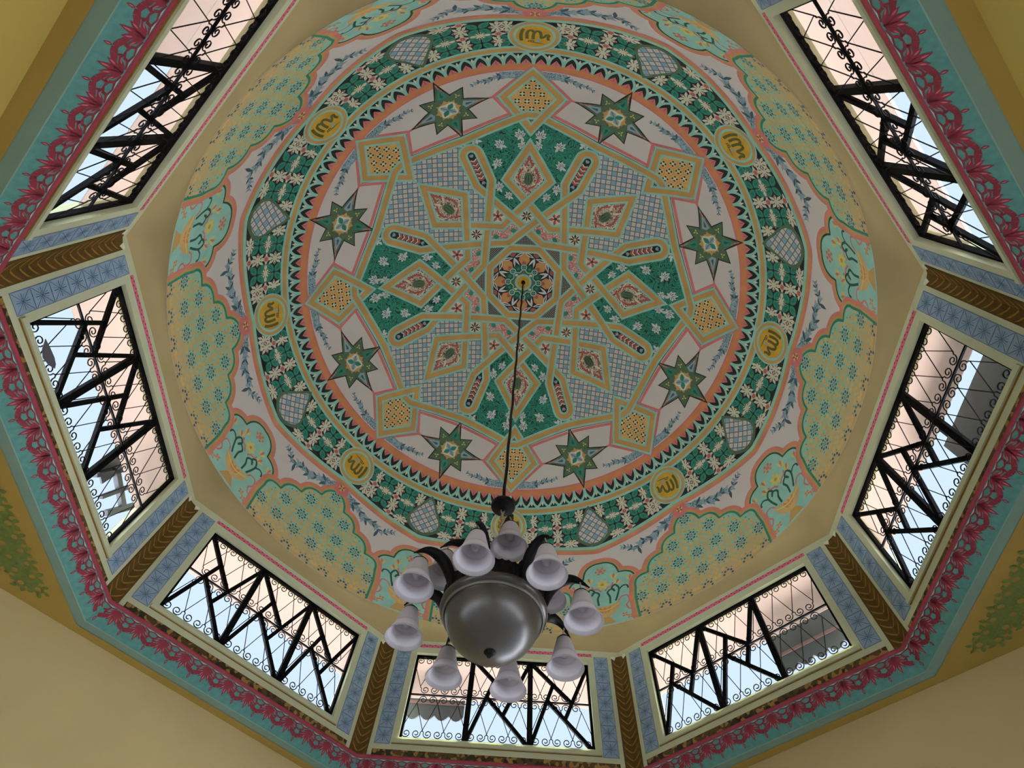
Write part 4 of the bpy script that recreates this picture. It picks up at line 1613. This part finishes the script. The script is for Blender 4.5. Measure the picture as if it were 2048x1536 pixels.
FLOOR = -Z0
def roomwall(k, nm, key, op):
    """square room wall; op is (half width, top height) of its unseen, added opening"""
    mb = MB()
    H = ZC + 0.003 - FLOOR
    def B_(t0, t1, z0, z1):
        mb.box(-t1, -t0, -(RA + 0.25), -RA, z0, z1, key)
    E = RA + 0.25
    if op:  # out of view, made up to let daylight into the hall
        hw, ht = op
        B_(-E, -hw, 0, H); B_(hw, E, 0, H); B_(-hw, hw, ht, H)
    else:
        B_(-E, E, 0, H)
    o = mb.build('wall_room_' + nm, None)
    o.rotation_euler = (0, 0, rzk(k, PSI))
    tag(o, 'plain yellow room wall below the cornice, %s' % PLACE[k], 'wall', 'structure')
roomwall(-1, 'southwest', 'room', None)
roomwall(1, 'southeast', 'room', (2.6, 2.8))
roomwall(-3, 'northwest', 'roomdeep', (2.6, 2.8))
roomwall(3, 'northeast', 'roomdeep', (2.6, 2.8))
mb = MB()
mb.add([(-12, -12, 0), (12, -12, 0), (12, 12, 0), (-12, 12, 0)], [(0, 1, 2, 3)], 'floor')
t = NT('pale_stone_floor')
br = t.n('ShaderNodeTexBrick'); br.offset = 0.0
t.link(t.obj(), br.inputs['Vector'])
br.inputs['Scale'].default_value = 1.0
br.inputs['Color1'].default_value = (0.55, 0.58, 0.67, 1); br.inputs['Color2'].default_value = (0.51, 0.54, 0.63, 1)
br.inputs['Mortar'].default_value = (0.32, 0.32, 0.34, 1)
br.inputs['Brick Width'].default_value = 0.6; br.inputs['Row Height'].default_value = 0.6; br.inputs['Mortar Size'].default_value = 0.006
t.link(br.outputs['Color'], t.b.inputs['Base Color'])
K['floor'] = t.m
fl_o = mb.build('floor', None)
tag(fl_o, 'pale stone floor of the hall', 'floor', 'structure')

# ================================================================== outside the windows
K['soffit'] = paint('peach_soffit_paint', (0.80, 0.66, 0.54), 0.04, 2.0)
K['bouncedeck'] = paint('pale_bounce_roof', (0.59, 0.61, 0.675), 0.08, 3.0)
mb = MB()
EA = 3.36
prof = [(AP + TH - 0.01, -0.985), (EA, -0.965), (EA, -0.85), (3.06, -0.80)]
eave = sweep('roof_eave', prof, 'soffit')
tag(eave, 'peach painted eave projecting outside above the windows', 'eave', 'structure')
mb = MB()
V = []
for d in (3.0, 9.0):
    for i in range(8):
        a = pi / 4 * i + pi / 8
        r = d / math.cos(pi / 8)
        V.append((-r * math.sin(a), -r * math.cos(a), -2.30 + Z0))
mb.add(V, [(i, (i + 1) % 8, 8 + (i + 1) % 8, 8 + i) for i in range(8)], 'bouncedeck')
V2 = [(x, y, z - 0.03) for x, y, z in V]
mb.add(V2, [(8 + i, 8 + (i + 1) % 8, (i + 1) % 8, i) for i in range(8)], 'bouncedeck')
deck = mb.build('bounce_deck', None)  # unseen deck, added to bounce daylight up through the windows
deck.rotation_euler = (0, 0, -PSI)
tag(deck, 'unseen pale roof deck added outside the drum to bounce light up', 'roof', 'structure')
K['valgrey'] = m_flat('grey_valance_board', (0.055, 0.058, 0.068), 0.6)
K['valpink'] = m_flat('pink_valance_stripe', (0.16, 0.085, 0.085), 0.6)
def valance(k, t0, t1, ztop, zbot, label):
    d = EA - 0.03
    mb = MB()
    n = max(2, int(round((t1 - t0) / 0.15)))
    low_ = []
    for i in range(n):
        for j in range(6):
            u = (i + j / 6) / n
            low_.append((t0 + (t1 - t0) * u, zbot + 0.055 * (1 - math.sin(pi * j / 6))))
    low_.append((t1, zbot + 0.055))
    poly = low_ + [(t1, ztop), (t0, ztop)]
    m_ = len(poly)
    V = [W(a, d, z) for a, z in poly] + [W(a, d + 0.02, z) for a, z in poly]
    F = []
    L_ = len(low_)
    for i in range(L_ - 1):
        pass
    mb.add(V, [tuple(range(m_)), tuple(range(2 * m_ - 1, m_ - 1, -1))] + [(i, i + m_, (i + 1) % m_ + m_, (i + 1) % m_) for i in range(m_)], 'valgrey')
    o = mb.build('scalloped_valance', None)
    o.rotation_euler = (0, 0, rzk(k, PSI))
    tag(o, label, 'valance')
    mb = MB()
    for th_ in (t0 + 0.08, t1 - 0.08):
        mh = MB(); mh.box(-th_ - 0.006, -th_ + 0.006, -(d + 0.016), -(d + 0.004), ztop - 0.02 + Z0, -0.95 + Z0, 'iron'); mh.build('hanger', o)
    zs = zbot + 0.17
    mb.box(-t1, -t0, -d, -(d - 0.006), zs + Z0, zs + 0.028 + Z0, 'valpink')
    mb.build('pink_stripe', o)
    return o
valance(1, 0.24, 1.25, -1.34, -1.73, 'grey scalloped valance with pink stripe outside the lower right window')
valance(0, -0.95, -0.36, -1.36, -1.60, 'small grey scalloped valance seen through the bottom window behind the lamps')
valance(2, 0.0, 1.3, -1.36, -1.85, 'wide grey valance board outside the far right window')
# roof framing glimpsed in the west window
fr_ = empty('roof_frame', (0, 0, 0))
fr_.rotation_euler = (0, 0, rzk(-2, PSI))
tag(fr_, 'dark steel roof frame outside the lower corner of the far left window', 'roof frame')
K['steel'] = m_flat('dark_grey_steel', (0.03, 0.032, 0.036), 0.5)
for (t0, z0, t1, z1, w_) in ((0.62, -1.34, 0.99, -1.40, 0.05), (0.92, -1.585, 1.24, -0.97, 0.05), (1.17, -1.60, 1.33, -1.02, 0.04), (0.56, -1.56, 0.70, -1.28, 0.03), (0.76, -1.58, 0.90, -1.22, 0.03)):
    mb = MB(); bar(mb, t0, z0, t1, z1, w_, EA - 0.05, EA - 0.01, 'steel'); mb.build('beam', fr_)
mb = MB(); bar(mb, 0.60, -1.50, 0.66, -0.975, 0.16, EA - 0.02, EA - 0.005, 'valgrey'); mb.build('grey_panel', fr_)
mb = MB(); bar(mb, 1.10, -2.30, 1.10, -0.975, 0.05, EA - 0.07, EA - 0.05, 'steel'); mb.build('post', fr_)

# scrap of grey cloth hanging in the west grille
mb = MB()
pts = [(-0.76, -1.885), (-0.705, -1.935), (-0.652, -1.950), (-0.591, -1.928), (-0.551, -1.893), (-0.575, -1.875), (-0.62, -1.868), (-0.69, -1.874)]
V = [W(a, GD - 0.016 - 0.006 * math.sin(9 * z), z) for a, z in pts] + [W(a, GD - 0.012 - 0.006 * math.sin(9 * z), z) for a, z in pts]
K['rag'] = m_flat('grey_cloth', (0.16, 0.15, 0.17), 0.9, 0.0, 0.1)
mb.add(V, [tuple(range(8)), tuple(range(15, 7, -1))] + [(i, i + 8, (i + 1) % 8 + 8, (i + 1) % 8) for i in range(8)], 'rag')
o = mb.build('cloth_scrap', None)
o.rotation_euler = (0, 0, rzk(-2, PSI))
tag(o, 'small grey scrap caught in the scrolls of the far left window grille', 'scrap')

# ================================================================== chandelier
K['shade'] = None
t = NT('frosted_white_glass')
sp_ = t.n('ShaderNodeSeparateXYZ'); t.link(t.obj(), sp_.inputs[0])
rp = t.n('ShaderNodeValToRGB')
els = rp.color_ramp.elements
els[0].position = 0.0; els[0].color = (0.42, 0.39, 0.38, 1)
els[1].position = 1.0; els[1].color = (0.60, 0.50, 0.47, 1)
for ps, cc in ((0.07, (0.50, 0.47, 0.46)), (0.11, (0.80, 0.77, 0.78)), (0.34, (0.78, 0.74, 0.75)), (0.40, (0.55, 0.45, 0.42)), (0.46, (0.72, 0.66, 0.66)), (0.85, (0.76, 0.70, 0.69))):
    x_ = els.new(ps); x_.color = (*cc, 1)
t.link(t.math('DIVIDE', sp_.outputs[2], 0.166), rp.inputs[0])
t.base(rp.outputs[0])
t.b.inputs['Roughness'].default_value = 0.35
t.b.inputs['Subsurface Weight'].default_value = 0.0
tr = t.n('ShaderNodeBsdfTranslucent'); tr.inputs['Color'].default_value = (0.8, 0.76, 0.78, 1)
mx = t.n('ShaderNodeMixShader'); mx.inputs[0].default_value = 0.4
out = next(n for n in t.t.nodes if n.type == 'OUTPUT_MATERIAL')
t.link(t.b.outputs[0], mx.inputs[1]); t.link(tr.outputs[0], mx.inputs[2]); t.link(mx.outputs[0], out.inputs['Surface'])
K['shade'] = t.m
t = NT('smoky_alabaster_glass')
nz = t.noise(t.obj(), 6.0, 4.0, 0.6, 0.6)
t.base(t.mix(nz, (0.034, 0.029, 0.021), (0.085, 0.072, 0.052)))
t.b.inputs['Roughness'].default_value = 0.32
t.b.inputs['Specular IOR Level'].default_value = 0.6
t.b.inputs['Coat Weight'].default_value = 0.2
t.b.inputs['Coat Roughness'].default_value = 0.25
K['bowl'] = t.m
ch = empty('chandelier', (0, 0, -3.42 + Z0))
tag(ch, 'bronze chandelier with smoky glass bowl and frosted bell shades on a long cable', 'chandelier')
def chb(mb, name, parent=None, smooth=True):
    o = mb.build(name, parent or ch, smooth)
    if parent is None:
        o.location = (0, 0, 3.42 - Z0)
    return o
mb = MB()
prof = [(0.0, -3.425), (0.05, -3.421), (0.10, -3.409), (0.145, -3.387), (0.183, -3.352), (0.212, -3.307), (0.229, -3.262), (0.236, -3.232), (0.247, -3.226), (0.258, -3.218), (0.263, -3.205), (0.260, -3.192), (0.246, -3.185), (0.232, -3.20), (0.22, -3.235)]
mb.lathe([(r, z + Z0) for r, z in prof], 'bowl', 64)
bowl = chb(mb, 'glass_bowl')
K['bowlrim'] = m_flat('pale_smoky_glass_rim', (0.20, 0.18, 0.145), 0.35)
mb = MB()
mb.lathe([(0.2405 + 0.006 * math.cos(2 * pi * i / 10), -3.238 + 0.008 * math.sin(2 * pi * i / 10) + Z0) for i in range(11)], 'bowlrim', 64)
chb(mb, 'rim_ring')
mb = MB()
mb.lathe([(r, z + Z0) for r, z in ((0.0, -3.452), (0.012, -3.446), (0.016, -3.437), (0.010, -3.430), (0.026, -3.427), (0.030, -3.421), (0.0, -3.418))], 'bronze', 20)
chb(mb, 'finial')
mb = MB()
mb.lathe([(r, z + Z0) for r, z in ((0.232, -3.19), (0.250, -3.185), (0.254, -3.14), (0.250, -3.10), (0.235, -3.085), (0.225, -3.09), (0.225, -3.17))], 'bronze', 144, ripple=0.018, nrip=48)
chb(mb, 'crown_ring', smooth=False)
mb = MB()
mb.lathe([(r, z + Z0) for r, z in ((0.0, -3.10), (0.225, -3.12), (0.225, -3.13), (0.0, -3.13))], 'bronze', 40)
mb.lathe([(r, z + Z0) for r, z in ((0.10, -3.11), (0.085, -3.07), (0.05, -3.03), (0.045, -2.92), (0.06, -2.88), (0.05, -2.84), (0.028, -2.80), (0.022, -2.74), (0.0, -2.73))], 'mahog', 28)
chb(mb, 'centre_column')
# chain of links, small canopy and the cable
mb = MB()
N_ = 10
pts = []
lk = MB()
for i in range(21):
    a = 2 * pi * i / 20
    pts.append(Vector((0.011 * math.cos(a), 0, 0.023 * math.sin(a))))
lk.tube(pts, 0.004, 'chain', 6, False)
lm = lk.mesh('chain_link', True)
for i in range(9):
    o = link('chain_link', lm, ch)
    o.location = (0, 0, (-2.70 + 0.034 * i) + 3.42)
    o.rotation_euler = (0, 0, (pi / 2) * (i % 2) + 0.4)
mb = MB()
mb.lathe([(r, z + Z0) for r, z in ((0.0, -2.425), (0.03, -2.42), (0.055, -2.405), (0.070, -2.395), (0.075, -2.38), (0.070, -2.365), (0.03, -2.34), (0.012, -2.31), (0.0, -2.30))], 'bronze', 96, ripple=0.02, nrip=32)
chb(mb, 'canopy_disc', smooth=False)
mb = MB()
pts = [Vector((0.003 * math.sin(i * 1.7), 0.003 * math.cos(i * 2.1), -2.31 + (2.775 + 2.31) * i / 40 + Z0)) for i in range(41)]
mb.tube(pts, 0.0105, 'cable', 8)
chb(mb, 'hanging_cable')
mb = MB()
mb.lathe([(r, z + Z0) for r, z in ((0.0, 2.70), (0.018, 2.705), (0.03, 2.735), (0.03, 2.765))], 'bronze', 20)
chb(mb, 'ceiling_hook')
# bell shade, built with its rim centre at the origin
def lampset(rm, zr, armpts, armr, name):
    sh = MB()
    out_ = [(0.034, 0.166), (0.041, 0.150), (0.047, 0.125), (0.054, 0.098), (0.0585, 0.080), (0.0615, 0.068), (0.0645, 0.058), (0.072, 0.040), (0.083, 0.018), (0.090, 0.004), (0.0935, 0.0)]
    in_ = [(r - 0.004, z) for r, z in out_][::-1]
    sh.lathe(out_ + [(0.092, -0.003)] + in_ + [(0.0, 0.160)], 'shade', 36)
    cap = MB()
    cap.lathe([(0.0, 0.185), (0.012, 0.183), (0.028, 0.176), (0.037, 0.166), (0.036, 0.160), (0.0, 0.158)], 'bronze', 24)
    hk = MB()
    p = [Vector((0.006 * math.sin(a * 1.0), 0, 0.185 + 0.055 * a / 6)) for a in range(7)]
    hk.tube(p, 0.004, 'chain', 6)
    bulb = MB()
    bulb.lathe([(0.0, 0.060), (0.014, 0.064), (0.022, 0.08), (0.020, 0.10), (0.013, 0.125), (0.013, 0.16)], 'shade', 18)
    ar = MB()
    P3 = [Vector((0, -r, z + Z0)) for r, z in smooth_path(armpts, 5)]
    n = len(P3)
    rr = []
    for i in range(n):
        t = i / (n - 1)
        rr.append(armr * max(0.14, math.sin(pi * min(1, t * 0.92 + 0.10)) ** 0.8))
    ar.tube(P3, rr, 'bronze', 8)
    return sh.mesh('bell_shade', True), cap.mesh('shade_cap', True), hk.mesh('hook', True), ar.mesh('arm', True), bulb.mesh('bulb', True)
lower = lampset(0.43, -3.30, [(0.250, -3.195), (0.262, -3.13), (0.300, -3.065), (0.355, -3.035), (0.415, -3.045), (0.472, -3.10)], 0.030, 'lower')
upper = lampset(0.28, -3.05, [(0.10, -2.98), (0.115, -2.90), (0.15, -2.825), (0.205, -2.785), (0.265, -2.795), (0.320, -2.85)], 0.028, 'upper')
for (meshes, rm, zr, a0, n, stp) in ((lower, 0.43, -3.30, 11.2, 8, 45), (upper, 0.28, -3.05, 167.0, 4, 90)):
    for i in range(n):
        a = math.radians(a0 + stp * i)
        arm = link('arm', meshes[3], ch, -a); arm.location = (0, 0, 3.42 - Z0)
        s = link('bell_shade', meshes[0], ch, -a)
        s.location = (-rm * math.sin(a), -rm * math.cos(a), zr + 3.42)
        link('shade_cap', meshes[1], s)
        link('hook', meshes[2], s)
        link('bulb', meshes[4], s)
